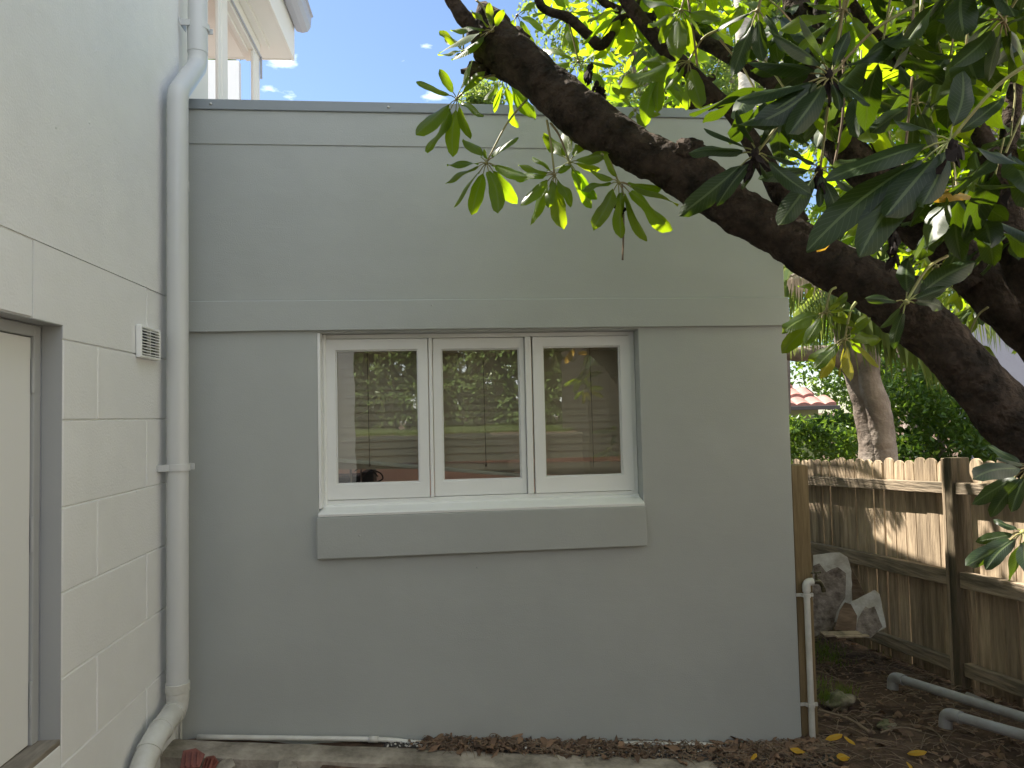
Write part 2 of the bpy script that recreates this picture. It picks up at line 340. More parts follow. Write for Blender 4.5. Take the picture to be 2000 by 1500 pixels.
# =================================================================== GROUND
def zs(x): return max(0.0, .193-.077*max(x, -.3))
def onS(px, py, lift=0):
    r = ray(px, py); return CAM+r*((.193-.077*CAM.x+lift-CAM.z)/(r.z+.077*r.x))
def gz(x, y):
    z = zs(x)
    if y > 0: z = (0 if x > 2.5 else z)-.073*min(y, 4.5)
    kf = kerb_front(x)
    if y < kf and y > -6.5: z = zs(x)-.075
    if y < -6.8: z = min(1.22, (-6.8-y)*3)                   # raised lawn behind the camera
    return z
KF0 = onS(312, 1477); KF1 = onS(1000, 1499); KB0 = onS(345, 1443); KB1 = onS(1500, 1488)
def kerb_front(x):
    if x > 2.1: return -99 if x > 2.3 else -9
    return KF0.y+(x-KF0.x)*(KF1.y-KF0.y)/(KF1.x-KF0.x)-.004
g = MB()
xs = [-120, -60, -30, -12, -6, -3, -1.5, -.8]+[-.4+.06*i for i in range(92)]+[5.5, 6, 7, 9, 12, 20, 40, 120]
ys = [-60, -30, -14, -10, -8, -7.25, -7.15, -6.85, -6.75, -5, -3, -2]+[-1.4+.06*i for i in range(72)]+[3.1, 3.5, 4, 5, 6, 8, 12, 20, 60, 150, 600]
for y in ys:
    for x in xs:
        z = gz(x, y)
        if -1.5 < y < 6 and 0 < x < 7: z += .02*noise.noise(Vector((x*3, y*3, 0)))+.01*noise.noise(Vector((x*11, y*11, 5)))-.012
        g.v.append(Vector((x, y, z)))
nx = len(xs)
for j in range(len(ys)-1):
    for i in range(nx-1): g.face([j*nx+i, j*nx+i+1, (j+1)*nx+i+1, (j+1)*nx+i])
tag(g.build('ground', SOIL, smooth=True), kind='structure')

# lawn and hedge behind the camera (seen mirrored in the panes)
lw = MB()
for _ in range(26000):
    x = ru(-4, 9); y = ru(-11.5, -7.25); p = Vector((x, y, 1.21)); a = ru(0, 6.28); h = ru(.04, .10); d = Vector((math.cos(a), math.sin(a), 0))
    i = len(lw.v); lw.v += [p-d*.008, p+d*.008, p+Vector((ru(-.03, .03), ru(-.03, .03), h))]; lw.face([i, i+1, i+2])
tag(lw.build('lawn_grass', GRASSM), kind='stuff', label='sunlit mown grass reflected in the window panes', cat='grass')

def leaf_cloud(name, pts_fn, count, size, material, parent=None, asp=.5):
    M = MB()
    for k in range(count):
        p = pts_fn()
        if p is None: continue
        u = Vector((ru(-1, 1), ru(-1, 1), ru(-1, 1)))
        if u.length < .05: continue
        u.normalize(); v = u.orthogonal().normalized(); v.rotate(Matrix.Rotation(ru(0, 6.28), 3, u)); s_ = size*ru(.6, 1.35); w = s_*asp
        i = len(M.v); n_ = u.cross(v)*(s_*.12)
        M.v += [p, p+v*s_*.5+u*w*.5+n_, p+v*s_, p+v*s_*.5-u*w*.5+n_]
        M.face([i, i+1, i+2]); M.face([i, i+2, i+3])
    return M.build(name, material, parent)

def hedge_pts(x0, x1, y0, y1, z0, z1, seed, lump=.18):
    def fn():
        # surface-weighted points of a clipped hedge
        f = rnd(); x = ru(x0, x1); y = ru(y0, y1); z = ru(z0, z1)
        if f < .4: y = y0+abs(random.gauss(0, .06))
        elif f < .55: y = y1-abs(random.gauss(0, .06))
        elif f < .8: z = z1-abs(random.gauss(0, .05))
        elif f < .88: x = x0+abs(random.gauss(0, .06))
        elif f < .96: x = x1-abs(random.gauss(0, .06))
        n_ = noise.noise(Vector((x*1.3+seed, y*1.3, z*1.3)))*lump + noise.noise(Vector((x*4+seed, y*4, z*4)))*lump*.5
        return Vector((x+n_, y+n_, z+n_*.9))
    return fn
# =================================================================== FAR WALL BUILDING
ext = thing('rendered_outbuilding', 'grey rendered flat-roofed outbuilding wall with the three-pane window', 'building')
WX, WT = 2.68, 2.862
OX0, OX1, OZ0, OZ1 = .582, 1.99, 1.08, 1.853
TH = .22
w = MB()                                                     # wall with opening, thick
w.box((0.0, 0, -.25), (OX0, TH, WT-.02)); w.box((OX1, 0, -.25), (WX, TH, WT-.02))
w.box((OX0, 0, -.25), (OX1, TH, OZ0)); w.box((OX0, 0, OZ1), (OX1, TH, WT-.02))
# weld into one clean face set: replace by single front with hole
w = MB()
def holed(M, X0, X1, Z0, Z1, y0, y1, hx0, hx1, hz0, hz1):
    i = len(M.v)
    for y in (y0, y1):
        for (x, z) in ((X0, Z0), (X1, Z0), (X1, Z1), (X0, Z1), (hx0, hz0), (hx1, hz0), (hx1, hz1), (hx0, hz1)): M.v.append(Vector((x, y, z)))
    for a in range(4):
        b = (a+1) % 4
        M.face([i+a, i+b, i+4+b, i+4+a]); M.face([i+8+a, i+12+a, i+12+b, i+8+b])
        M.face([i+a, i+8+a, i+8+b, i+b]); M.face([i+4+a, i+4+b, i+12+b, i+12+a])
holed(w, 0.0, WX, -.25, WT-.025, 0, TH, OX0, OX1, OZ0, OZ1)
# side and back walls, roof
w.box((WX-TH, TH+.001, -.6), (WX-.001, 4.0, WT-.03)); w.box((0, 3.8, -.6), (WX-TH-.001, 4.0, WT-.03)); w.box((-.2, TH+.001, -.6), (0, 3.8, WT-.03))
w.build('wall', PAINT, ext, bevel=.004)
r = MB(); r.box((0, TH+.002, 2.60), (WX-TH-.002, .95, 2.66)); r.box((0, 1.9, 2.60), (WX-TH-.002, 3.799, 2.66)); r.box((1.25, .9501, 2.60), (WX-TH-.002, 1.8999, 2.66)); r.build('roof_deck', METAL, ext)  # gap in the deck added to let sun into the room
pl = MB()                                                    # thin upper render coat line, 3 mm proud
z1 = onY(900, 288, 0).z
pl.box((.001, -.004, z1), (WX-.001, -.0005, WT-.03)); pl.build('upper_render_coat', PAINT, ext, bevel=.0015)
bd = MB(); z0, z1 = 1.862, 1.990
n = 60
for i in range(n+1):
    x = .0+ (WX+.012)*i/n; a = .0022*noise.noise(Vector((x*3, 0, 1))); b = .0022*noise.noise(Vector((x*3, 9, 1)))
    bd.v += [Vector((x, -.017, z0+b)), Vector((x, -.015, z1+a)), Vector((x, -.0007, z1+a+.004)), Vector((x, -.0007, z0+b))]
for i in range(n):
    for k in range(4): bd.face([i*4+k, (i+1)*4+k, (i+1)*4+(k+1) % 4, i*4+(k+1) % 4])
bd.face([0, 1, 2, 3]); bd.face([n*4+k for k in range(4)])
bd.box((WX+.0007, .0001, z0), (WX+.012, 3.9, z1)); bd.build('lintel_band', PAINT, ext, bevel=.002)
cap = MB(); cap.box((0.045, -.012, WT-.045), (WX+.01, TH+.02, WT)); cap.box((WX-TH, TH+.021, WT-.045), (WX+.01, 4.02, WT)); c_ = cap.build('parapet_flashing', METAL, ext, bevel=.003)
for x in (.15, .9, 1.7, 2.5): rv = MB(); rv.blob((x, -.013, WT-.022), (.006, .004, .006), 1, 0, 2); rv.build('rivet', STEEL, c_)
ap = MB(); ap.v += [Vector(p) for p in ((.577, -.028, .896), (1.994, -.028, .896), (1.994, -.03, 1.071), (.577, -.028, 1.069), (.577, -.0008, .896), (1.994, -.0008, .896), (1.994, -.0008, 1.071), (.577, -.0008, 1.069))]
for q in ((0, 1, 2, 3), (4, 7, 6, 5), (0, 4, 5, 1), (1, 5, 6, 2), (2, 6, 7, 3), (3, 7, 4, 0)): ap.face(list(q))
ap.build('sill_apron', PAINT, ext, bevel=.003)
# window
FY = .085                                                    # face of the frame
win = MB()
def rect(M, x0, x1, z0, z1, y0, y1, t):                      # t = (left,right,bottom,top) member widths
    holed(M, x0, x1, z0, z1, y0, y1, x0+t[0], x1-t[1], z0+t[2], z1-t[3])
ZB = 1.098
rect(win, OX0+.001, OX1-.001, ZB, OZ1-.001, FY-.012, FY+.08, (.026, .030, .030, .018))
F = win.build('window_frame', WHITE, ext, bevel=.002)
def px_x(px): return (onY(px[0], px[1], FY).x)
def ax(px, y=FY): return onY(px, 810, y).x
def az(py, px=930, y=FY): return onY(px, py, y).z
for (a, b) in ((839, 846), (1027, 1039)):
    mu = MB(); mu.box((ax(a), FY-.020, ZB+.031), (ax(b), FY+.07, OZ1-.020)); mu.build('mullion', WHITE, F, bevel=.003)
panes = []
for (nm, a, b, zt, zb, ga, gb, gt, gb_, yy, cen) in (
      ('sash', 636.5, 837.5, 657, 976, 657.5, 818, 684, 943.5, FY-.018, 737), ('sash', 847, 1026, 660, 972, 864, 1016, 681, 937, FY-.004, 940), ('sash', 1042, 1234, 655, 963, 1062, 1212, 677, 929, FY-.018, 1137)):
    M = MB(); x0, x1 = ax(a), ax(b); gx0, gx1 = ax(ga), ax(gb)
    Z0, Z1 = az(zb, cen), az(zt, cen); G0, G1 = az(gb_, cen), az(gt, cen)
    if yy == FY-.004: Z0, Z1 = ZB+.032, OZ1-.021
    Z0 = max(Z0, ZB+.032); Z1 = min(Z1, OZ1-.021)
    holed(M, x0, x1, Z0, Z1, yy, yy+.035, gx0, gx1, G0, G1)
    s_ = M.build(nm, WHITE, ext, bevel=.0025)
    b_ = MB(); holed(b_, gx0+.0005, gx1-.0005, G0+.0005, G1-.0005, yy+.010, yy+.018, gx0+.005, gx1-.005, G0+.005, G1-.005); b_.build('putty_bead', WHITE, s_)
    p = MB(); p.box((gx0+.0007, yy+.019, G0+.0007), (gx1-.0007, yy+.023, G1-.0007)); p.build('pane', GLASS, s_)
    panes.append((gx0, gx1, G0, G1))
si = MB(); prof = [(-.024, 1.0705), (-.026, 1.082), (-.020, 1.086), (FY-.03, 1.103), (FY-.03, 1.112), (FY+.06, 1.116), (FY+.06, 1.0705)]
si = MB(); si.prism([(OX0+.001, y, z) for y, z in prof], (OX1-OX0-.002, 0, 0)); si.build('window_sill', WHITE, ext, bevel=.002)
ml = MB(); ml.box((OX0+.0008, .0, 1.103), (OX0+.012, FY-.013, OZ1-.001)); ml.tube([(OX0+.018, FY-.022, 1.11), (OX0+.018, FY-.022, OZ1-.002)], .009, 10); ml.build('reveal_moulding', WHITE, ext, smooth=False)
# interior room
rm = MB(); 
rm.box((.061, 2.0, 0), (2.399, 2.05, 2.51)); rm.box((.02, TH+.002, .0), (.06, 3.2, 2.58)); rm.box((2.40, TH+.002, 0), (2.449, 3.2, 2.58)); rm.box((.06, TH+.003, 2.52), (2.40, .95, 2.58)); rm.box((.06, 1.9, 2.52), (2.40, 3.2, 2.58)); rm.box((1.25, .9501, 2.52), (2.40, 1.8999, 2.58))  # ceiling has the same added gap for sunlight
rm.build('interior_wall', PINK, ext)
fl = MB(); fl.box((.06, TH+.003, -.05), (2.4, 3.2, .0)); fl.build('interior_floor', INTF, ext)
# venetian blind inside the window
BY = FY+.10
bl = thing('venetian_blind', 'taupe venetian blind behind the panes with its bottom rail hanging crooked', 'blind')
hr = MB(); hr.box((OX0-.02, BY-.02, 1.775), (OX1+.02, BY+.03, 1.86)); hr.build('head_rail', BLIND, bl, bevel=.003)
slats = MB(); bx0, bx1 = OX0-.015, OX1+.015
def slat(zl, zr, tilt):
    i = len(slats.v); n = 10
    for k in range(n+1):
        t = k/n; x = bx0+(bx1-bx0)*t; z = zl*(1-t)+zr*t+.0015*math.sin(7*t+zl*40)
        for u in (-1, -.33, .33, 1):
            slats.v.append(Vector((x, BY+u*.021*math.cos(tilt), z+u*.021*math.sin(tilt)+(1-u*u)*.002)))
    for k in range(n):
        for j in range(3): a = i+k*4+j; slats.face([a, a+1, a+5, a+4])
z = 1.76; k = 0
while z > 1.275:
    slat(z+.0015*math.sin(k*2.1), z+.0015*math.sin(k*1.3), R(76+2*math.sin(k*1.7))); z -= .033; k += 1
ZLb, ZRb = onY(657, 899, BY).z, onY(1230, 950, BY).z
for q in range(7):                                           # bunched, tilting slats above the rail
    t = (q+1)/8; slat(1.262*(1-t)+(ZLb+.02)*t, 1.250*(1-t)+(ZRb+.02)*t, R(40-5*q))
slats.build('slats', BLIND, bl, smooth=True)
br = MB(); a = Vector((bx0, BY-.022, ZLb)); b = Vector((bx1, BY-.022, ZRb)); br.obox(a, b-a, Vector((0, .045, 0)), Vector((0, 0, .017))); br.build('bottom_rail', BLINDR, bl, bevel=.004)
for px_ in (720, 945, 1153):
    x = ax(px_, BY); cd = MB(); z0_ = onY(px_, 912 if px_ > 1100 else 905, BY).z; cd.tube([(x, BY-.026, 1.80), (x+.002, BY-.027, 1.5), (x+.004, BY-.026, z0_)], .0016, 5)
    if px_ < 1100: cd.blob((x+.004, BY-.026, z0_-.006), (.005, .005, .008), 1, 0, 2)
    cd.build('cord', mat('blind_cord', (.22, .18, .14), .8, .2), bl)
# black gear inside
bk = thing('black_equipment_case', 'black equipment case with looped cable behind the lower left pane', 'case')
p = onY(690, 940, .75); M = MB(); M.box((p.x-.16, .68, .8), (p.x+.05, .85, p.z+.035)); M.box((p.x+.052, .66, .8), (p.x+.115, .84, p.z+.055)); M.build('body', DARK, bk, bevel=.008)
M = MB(); M.tube([(p.x+.05, .66, p.z+.02), (p.x+.10, .64, p.z+.06), (p.x+.15, .63, p.z+.05), (p.x+.165, .63, p.z+.02), (p.x+.13, .64, p.z+.0), (p.x+.10, .65, p.z-.01)], .004, 8, sub=5); M.tube([(p.x+.02, .65, p.z+.06), (p.x+.08, .62, p.z+.09), (p.x+.14, .64, p.z+.03)], .003, 8, sub=5); M.build('cable', DARK, bk, smooth=True)
M = MB(); M.tube([(p.x-.0, .65, .8), (p.x-.0, .65, p.z+.12)], .006, 8); M.tube([(p.x+.055, .63, .8), (p.x+.055, .63, p.z+.12)], .004, 8); M.build('stand_pole', STEEL, bk, smooth=True)

# =================================================================== LEFT HOUSE
hs = thing('two_storey_house', 'pale grey painted block house wall with the recessed door at left', 'house')
HZ = 4.58
DE = -.888                                                   # door opening edge
DT = onX(60, 620, 0).z
g_ = .0016                                                   # groove half width
courses = [(-.3, .25), (.25, .501), (.501, .749), (.749, .994), (.994, 1.241), (1.241, 1.498), (1.498, 1.738), (1.738, 1.997)]
bw = MB(); bw.cur = 0
def blk(y0, y1, z0, z1):
    """one block face with slightly rounded, uneven edges"""
    a = .0045; i = len(bw.v); x0 = -.006
    j = [ru(-.0012, .0012) for _ in range(4)]
    P = [(x0, y0, z0), (x0, y1, z0), (x0, y1, z1), (x0, y0, z1), (0+j[0]*.6, y0+a, z0+a), (0+j[1]*.6, y1-a, z0+a), (0+j[2]*.6, y1-a, z1-a), (0+j[3]*.6, y0+a, z1-a)]
    bw.v += [Vector(q) for q in P]
    for q in ((0, 1, 5, 4), (1, 2, 6, 5), (2, 3, 7, 6), (3, 0, 4, 7), (4, 5, 6, 7)): bw.face([i+k for k in q])
JA = [-.676, .06, -1.412, -2.148, -2.884, -3.62, -4.356, -5.092, -5.9]; JB = [-.295, .06, -1.044, -1.780, -2.516, -3.252, -3.988, -4.724, -5.46, -5.9]
DL = -1.80
for ci, (z0, z1) in enumerate(courses):
    js = sorted(JB if ci % 2 == 1 else JA)
    js = sorted(JA if ci in (0, 2, 4, 6) else JB)
    if ci == 7: js = [-5.9, -5.46, -4.724, -3.988, -3.252, -2.516, DL, -1.044, -.295, .06]
    for y0, y1 in zip(js, js[1:]):
        if ci == 7 and y1 > -1.05:
            if y0 > DE: blk(y0, y1, z0, z1)
            continue
        segs = [(y0, y1)]
        if z0 < DT:
            segs = []
            if y1 > DE: segs.append((max(y0, DE), y1))
            if y0 < DL: segs.append((y0, min(y1, DL)))
        for (s0, s1) in segs:
            if s1-s0 < .02: continue
            ztop = z1
            blk(s0, s1, z0, ztop)
            if z0 < DT < z1 and y1 > DE and y0 < DL: pass
# over-door part of the course that the lintel cuts
z0, z1 = courses[-1]
blk(DL, -1.044, DT, z1)
lp = [(-1.044+.002, z1-.002), (-1.044+.002, DT), (DE, DT), (DE, z0+.002), (-.295-.002, z0+.002), (-.295-.002, z1-.002)]
bw.prism([(-.006, y, z) for y, z in lp], (.006, 0, 0))
bw.box((-.006, -5.9, 1.999), (-.0, .02, HZ))                 # smooth render above
bw.build('block_wall', PAINT2, hs)
core = MB()
core.box((-.25, DE, -.3), (-.0062, .06, HZ)); core.box((-.25, -5.9, -.3), (-.0062, DL, HZ)); core.box((-.25, DL, DT), (-.0062, DE, HZ))
core.box((-4.5, -5.9, -.3), (-.251, -5.7, HZ)); core.box((-4.5, -.2, -.3), (-.251, .06, HZ)); core.box((-4.6, -5.9, HZ), (.0, .06, HZ+.1))
core.box((-.25, DL+.0005, -.3), (-.0005, DE-.0005, onX(121, 1441, 0).z-.0185)); core.build('wall', PAINT2, hs, bevel=.003)
# door reveal lining, frame, leaf
RD = onY(80, 1000, DE).x; FE = onX(65, 1000, RD).y
rl = MB(); rl.box((RD, DE-.003, .2), (-.001, DE-.0005, DT)); rl.box((RD, DL, DT-.003), (-.001, DE-.004, DT-.0005)); rl.build('door_reveal', FRAMEP, hs, bevel=.001)
fr = MB(); zsl = onX(121, 1441, 0).z; fr.box((RD-.05, FE, zsl), (RD, DE-.004, DT-.004)); fr.box((RD-.05, DL+.04, DT-.038), (RD, FE-.001, DT-.004)); fr.box((RD-.051, DL, zsl), (RD-.001, DL+.04, DT-.004)); fr.build('door_frame', FRAMEP, hs, bevel=.003)
dr = MB(); dr.box((RD-.045, DL+.045, zsl+.004), (RD-.008, FE-.003, DT-.041)); D_ = dr.build('door', DOORP, hs, bevel=.002)
for zz in (onX(64, 733, RD).z, onX(64, 1044, RD).z, onX(64, 1365, RD).z):
    hg = MB(); hg.tube([(RD-.002, FE-.001, zz-.05), (RD-.002, FE-.001, zz+.05)], .0052, 10); hg.build('hinge', FRAMEP, D_)
thd = MB(); thd.box((-.22, DL+.001, zsl-.018), (-.001, DE-.001, zsl)); thd.build('door_sill', mat('worn_timber_sill', (.42, .37, .30), .8, .2, bump=.5, bscale=30, var=.5, vscale=9, stretch=(3, .5, 3), dist=.005), hs, bevel=.004)
# sunroom beyond, above the flat roof
CX = -.02
def zX(px, py, x=CX): return onX(px, py, x)
y1_ = zX(427, 100).y; y2_ = zX(445, 100).y; y3_ = zX(495.5, 150).y; y4_ = zX(507.5, 150).y; ztop = zX(500, 106).z
cl_ = MB(); cl_.box((CX-.12, .061, 2.3), (CX, zX(407, 150).y, ztop+.3)); cl_.build('corner_pier', CREAM, hs, bevel=.004)
for (a, b) in ((y1_, y2_), (y3_, y4_)):
    M = MB(); M.box((CX-.018, a, 2.3), (CX, b, ztop)); M.box((CX-.015, a+(b-a)*.3, 2.3), (CX+.004, a+(b-a)*.75, ztop)); M.build('sunroom_post', CREAM, hs, bevel=.004)
hd = MB(); hd.box((CX-.085, .062, ztop), (CX+.003, y4_+.002, ztop+.13)); hd.box((CX-.06, .063, ztop-.02), (CX-.03, y3_, ztop-.0005)); hd.build('window_head', CREAM, hs, bevel=.004)
bl_ = MB(); bl_.tube([(CX+.012, .07, ztop+.02), (CX+.012, y4_-.01, ztop+.02)], .006, 8); bl_.box((CX+.006, y4_-.02, ztop-.12), (CX+.018, y4_-.008, ztop+.02)); bl_.build('awning_track', GUTTER, hs)
sfz = ztop+.132
ex = onZ(568, 115, sfz); ey = ex.y; exx = ex.x
sf = MB(); sf.box((-3.5, .063, sfz), (exx, ey, sfz+.02)); sf.build('soffit', CREAM, hs)
tm_ = MB(); tm_.box((CX+.004, .063, sfz-.022), (CX+.05, y4_+.06, sfz-.0006)); tm_.build('soffit_trim', CREAM, hs, bevel=.003)
fa = MB(); fa.box((exx+.0007, .02, sfz-.004), (exx+.022, ey+.02, sfz+.33)); fa.box((-3.5, ey+.0007, sfz-.004), (exx, ey+.02, sfz+.2)); fa.build('fascia', CREAM, hs, bevel=.003)
gt = MB(); gx = exx+.024
for k, (u, v) in enumerate(((0, .10), (0, .015), (.012, .0), (.05, -.006), (.085, .005), (.105, .035), (.112, .09), (.122, .10), (.120, .108), (.106, .104))): pass
gp = [(0, .115), (0, .02), (.01, .004), (.05, -.006), (.085, .004), (.104, .035), (.11, .10), (.122, .105), (.122, .112), (.103, .112), (.098, .04), (.082, .012), (.05, .002), (.014, .010), (.008, .022), (.008, .115)]
gt.prism([(gx+u, .0, sfz+.205+v) for u, v in gp], (0, ey+.03, 0)); gt.prism([(gx+u, ey+.03, sfz+.205+v) for u, v in gp[:7]], (0, .003, 0)); gt.build('gutter', GUTTER, hs, smooth=False)
rf = MB(); rf.prism([(gx+.02, .0, sfz+.335), (-3.5, .0, sfz+1.3), (-3.5, .0, sfz+.35)], (0, ey+.04, 0)); rf.build('roof', METAL, hs)
sb = MB(); sb.box((-3.4, .07, 2.3), (-3.3, .3, sfz)); sb.build('sunroom_wall', CREAM, hs)

# vent grille
vt = thing('air_vent', 'small white louvred air vent on the pale block wall near the downpipe', 'vent')
a = onX(264, 632, .0); b = onX(303, 704, .0); vy0, vy1, vz0, vz1 = a.y, b.y, b.z-.002, a.z-.003
M = MB(); holed(M, 0, 1, 0, 1, 0, 1, 0, 1, 0, 1); M = MB()
def holedX(M, Y0, Y1, Z0, Z1, x0, x1, ty, tz):
    i = len(M.v)
    for x in (x0, x1):
        for (y, z) in ((Y0, Z0), (Y1, Z0), (Y1, Z1), (Y0, Z1), (Y0+ty, Z0+tz), (Y1-ty, Z0+tz), (Y1-ty, Z1-tz), (Y0+ty, Z1-tz)): M.v.append(Vector((x, y, z)))
    for a in range(4):
        b = (a+1) % 4
        M.face([i+a, i+b, i+4+b, i+4+a]); M.face([i+8+a, i+12+a, i+12+b, i+8+b]); M.face([i+a, i+8+a, i+8+b, i+b]); M.face([i+4+a, i+4+b, i+12+b, i+12+a])
holedX(M, vy0, vy1, vz0, vz1, .001, .022, .012, .010); M.build('frame', WHITE, vt, bevel=.004)
M = MB(); M.box((.0012, vy0+.008, vz0+.008), (.004, vy1-.008, vz1-.008)); M.build('backing', DARK, vt)
for k in range(9):
    M = MB(); z = vz0+.013+k*(vz1-vz0-.026)/8.6; M.prism([(.006, vy0+.0125, z+.006), (.0235, vy0+.0125, z-.001), (.0235, vy0+.0125, z+.002), (.007, vy0+.0125, z+.009)], (0, vy1-vy0-.025, 0)); M.build('louvre', WHITE, vt)
M = MB(); ym = (vy0+vy1)/2; M.box((.005, ym-.002, vz0+.011), (.019, ym+.002, vz1-.011)); M.build('centre_bar', WHITE, vt)
base_at(vt, (0, ym, vz0))

# downpipe
dp = thing('downpipe', 'grey painted round downpipe in the corner with a bare white lower bend', 'pipe')
PX, PY, PR = .062, -.135, .0405
p_b = onX(347, 1345, PX); zb = p_b.z
p_t = onX(347, 183, PX); zt = p_t.z
up = onX(386, 128, PX); PY = p_b.y
PYt = p_t.y
q1 = Vector((PX, PYt, zt)); q2 = Vector((PX, up.y, up.z)); q3 = Vector((PX, onX(387, 0, PX).y, up.z+.9))
M = MB(); M.tube([(PX, PY, zb)]+fillet([(PX, (PY+PYt)/2, 1.6), q1, q2, q3], .035), PR, 32)
M.build('pipe', PIPEP, dp, smooth=True, auto=50)
M = MB(); M.tube([q2+Vector((0, 0, .055)), q2+Vector((0, 0, .15))], PR+.0018, 32); M.build('pipe_joint', PIPEP, dp, smooth=True, auto=50); M = MB(); M.tube([(PX, PYt, zt-.36), (PX, PYt, zt-.4)], PR+.0012, 32); M.build('pipe_joint', PIPEP, dp, smooth=True, auto=50)
def clamp(y, z, tilt=0):
    M = MB(); M.tube([(PX, y, z-.014), (PX, y, z+.014)], PR+.0065, 32)
    M.box((PX-.044, y-.056, z-.014), (PX-.030, y-.030, z+.014)) if False else None
    M.box((.0005, y-PR-.016, z-.013), (.004, y+.02, z+.013)); M.box((.002, y-PR-.004, z-.013), (PX-.02, y-PR+.004, z+.013)); M.box((PX+.02, y+PR-.010, z-.012), (PX+PR+.012, y+PR-.004, z+.012))
    M.build('clamp', PIPEP, dp, smooth=True, auto=40, bevel=.001)
zc = onX(346, 913, PX).z; clamp(PY+(PYt-PY)*.5, zc); zc2 = onX(386, 52, PX).z; clamp(q3.y, zc2)
# bare white bends at the foot
e1 = onX(347, 1352, PX); e2 = onX(343, 1392, PX-.0); e3 = onX(303, 1440, PX); e4 = onX(276, 1492, PX-.005)
C1 = e2; C2 = Vector((PX, e3.y, e3.z)); C3 = Vector((PX-.004, e4.y-.01, e4.z-.02)); BP = fillet([(PX, PY, zb+.02), (PX, PY, C1.z+.012), C2, C3, C3+Vector((0, -.04, -.16))], .04)
B = [Vector((PX, PY, zb+.02)), Vector((PX, PY, zb-.03)), Vector((PX, PY-.012, zb-.065)), Vector((PX, PY-.05, zb-.105)), Vector((PX, e3.y, e3.z)), Vector((PX-.0, e3.y-.04, e3.z-.045)), Vector((PX-.005, e4.y, e4.z)), Vector((PX-.005, e4.y-.02, e4.z-.2))]
M = MB(); M.tube(BP, PR+.001, 32); bb = M.build('foot_bend', PVC, dp, smooth=True)
J1 = Vector((PX, PY, C1.z+.012)); d_ = (C2-J1).normalized(); d2 = (C3-C2).normalized()
for (p_, q_) in ((B[0]+Vector((0, 0, .004)), B[0]-Vector((0, 0, .030))), (J1+d_*.038, J1+d_*.058), (C2-d_*.062, C2-d_*.045), (C2+d2*.045, C2+d2*.058)):
    M = MB(); M.tube([p_, q_], PR+.0045, 32); M.build('socket_ring', PVC, dp, smooth=True, auto=50, bevel=.001)
base_at(dp, (PX, PY, 0))
# small corner strip
M = MB(); M.box((.001, -.014, .15), (.012, -.0008, .33)); M.tube([(.02, -.01, .15), (.02, -.01, .29)], .006, 8)
tag(M.build('corner_conduit', PVC), 'short cream conduit stub standing in the wall corner behind the pipe', 'conduit')
# long white conduit along base
c0 = onY(370, 1441, -.03); M = MB(); pts = [(x_, -.024, zs(x_)+dz_) for x_, dz_ in ((.09, .010), (.6, .010), (.85, .008), (1.05, -.004), (1.7, -.008), (1.9, .004), (2.2, .004), (2.4, -.006))]
M.tube(pts, .0105, 10, sub=4); M.tube([(.78, -.025, zs(.78)+.010), (.82, -.025, zs(.82)+.010)], .0135, 10)
tag(M.build('conduit_pipe', PVC, smooth=True), 'thin white conduit lying along the foot of the grey wall', 'conduit')

# kerb
kb = MB(); NX = 120; NY = 6
def kerb_y(x, t):
    b = min(KB0.y+(x-KB0.x)*(KB1.y-KB0.y)/(KB1.x-KB0.x), -.012); f = KF0.y+(x-KF0.x)*(KF1.y-KF0.y)/(KF1.x-KF0.x); return b+(f-b)*t
for i in range(NX+1):
    x = .0005+(2.2-.0005)*i/NX
    for j in range(NY+1):
        t = j/NY; y = kerb_y(x, t)+(.006*noise.noise(Vector((x*7, t*2, 0))) if j in (0, NY) else 0)
        z = zs(x)+.004+.0035*noise.noise(Vector((x*6, y*6, 2)))-(.006 if j in (0, NY) else 0)
        for cr in (1.29, 1.66, 1.98):
            if abs(x-cr-.03*(t-.5)) < .010: z -= .006
        kb.v.append(Vector((x, y, z)))
    kb.v.append(Vector((x, kerb_y(x, 1)-.004, zs(x)-.12)))
st = NY+2
for i in range(NX):
    for j in range(NY+1): a = i*st+j; kb.face([a, a+1, a+1+st, a+st])
tag(kb.build('concrete_kerb', CONC, smooth=True, auto=50), 'low stained concrete kerb running along the foot of the grey wall', 'kerb')

# terracotta shards
for k, (px, py, rz, s_, lab, mt_) in enumerate(((375, 1484, .3, 1.0, 'ridged red terracotta tile shard lying in front of the kerb', TERRA), (412, 1495, -.5, .85, 'smaller red terracotta shard leaning right of the ridged shard', TERRA), (440, 1500, .9, .8, 'grey tile fragment beside the red terracotta shards', CONC), (560, 1504, .2, .9, 'flat grey stone chip in front of the kerb', CONC))):
    c0_ = onS(px, 1478); c = onY(px, py-2, kerb_y(c0_.x, 1)-.035); M = MB()
    poly = [(-.04, -.03), (.03, -.035), (.045, .01), (.01, .035), (-.035, .03)]
    M.prism([Vector((u*s_, v*s_, 0)) for u, v in poly], (0, 0, .010))
    if mt_ is TERRA:
        for q in (-.02, .0, .02): M.box((q*s_-.004, -.028*s_, .0102), (q*s_+.003, .022*s_, .021))
    o = M.build('tile_shard', mt_, bevel=.002); o.location = c+Vector((0, 0, -.0)); o.rotation_euler = ((ru(.7, 1.1) if k < 2 else .35), ru(-.3, .3), rz); tag(o, lab, 'tile shard', 'tile shards by the kerb')

# =================================================================== RIGHT SIDE: post, tap, fence
FD = ray(762, 897).normalized()                              # fence runs this way (downhill)
FDh = Vector((FD.x, FD.y, 0)).normalized()
rr_ = ray(1885, 1342)
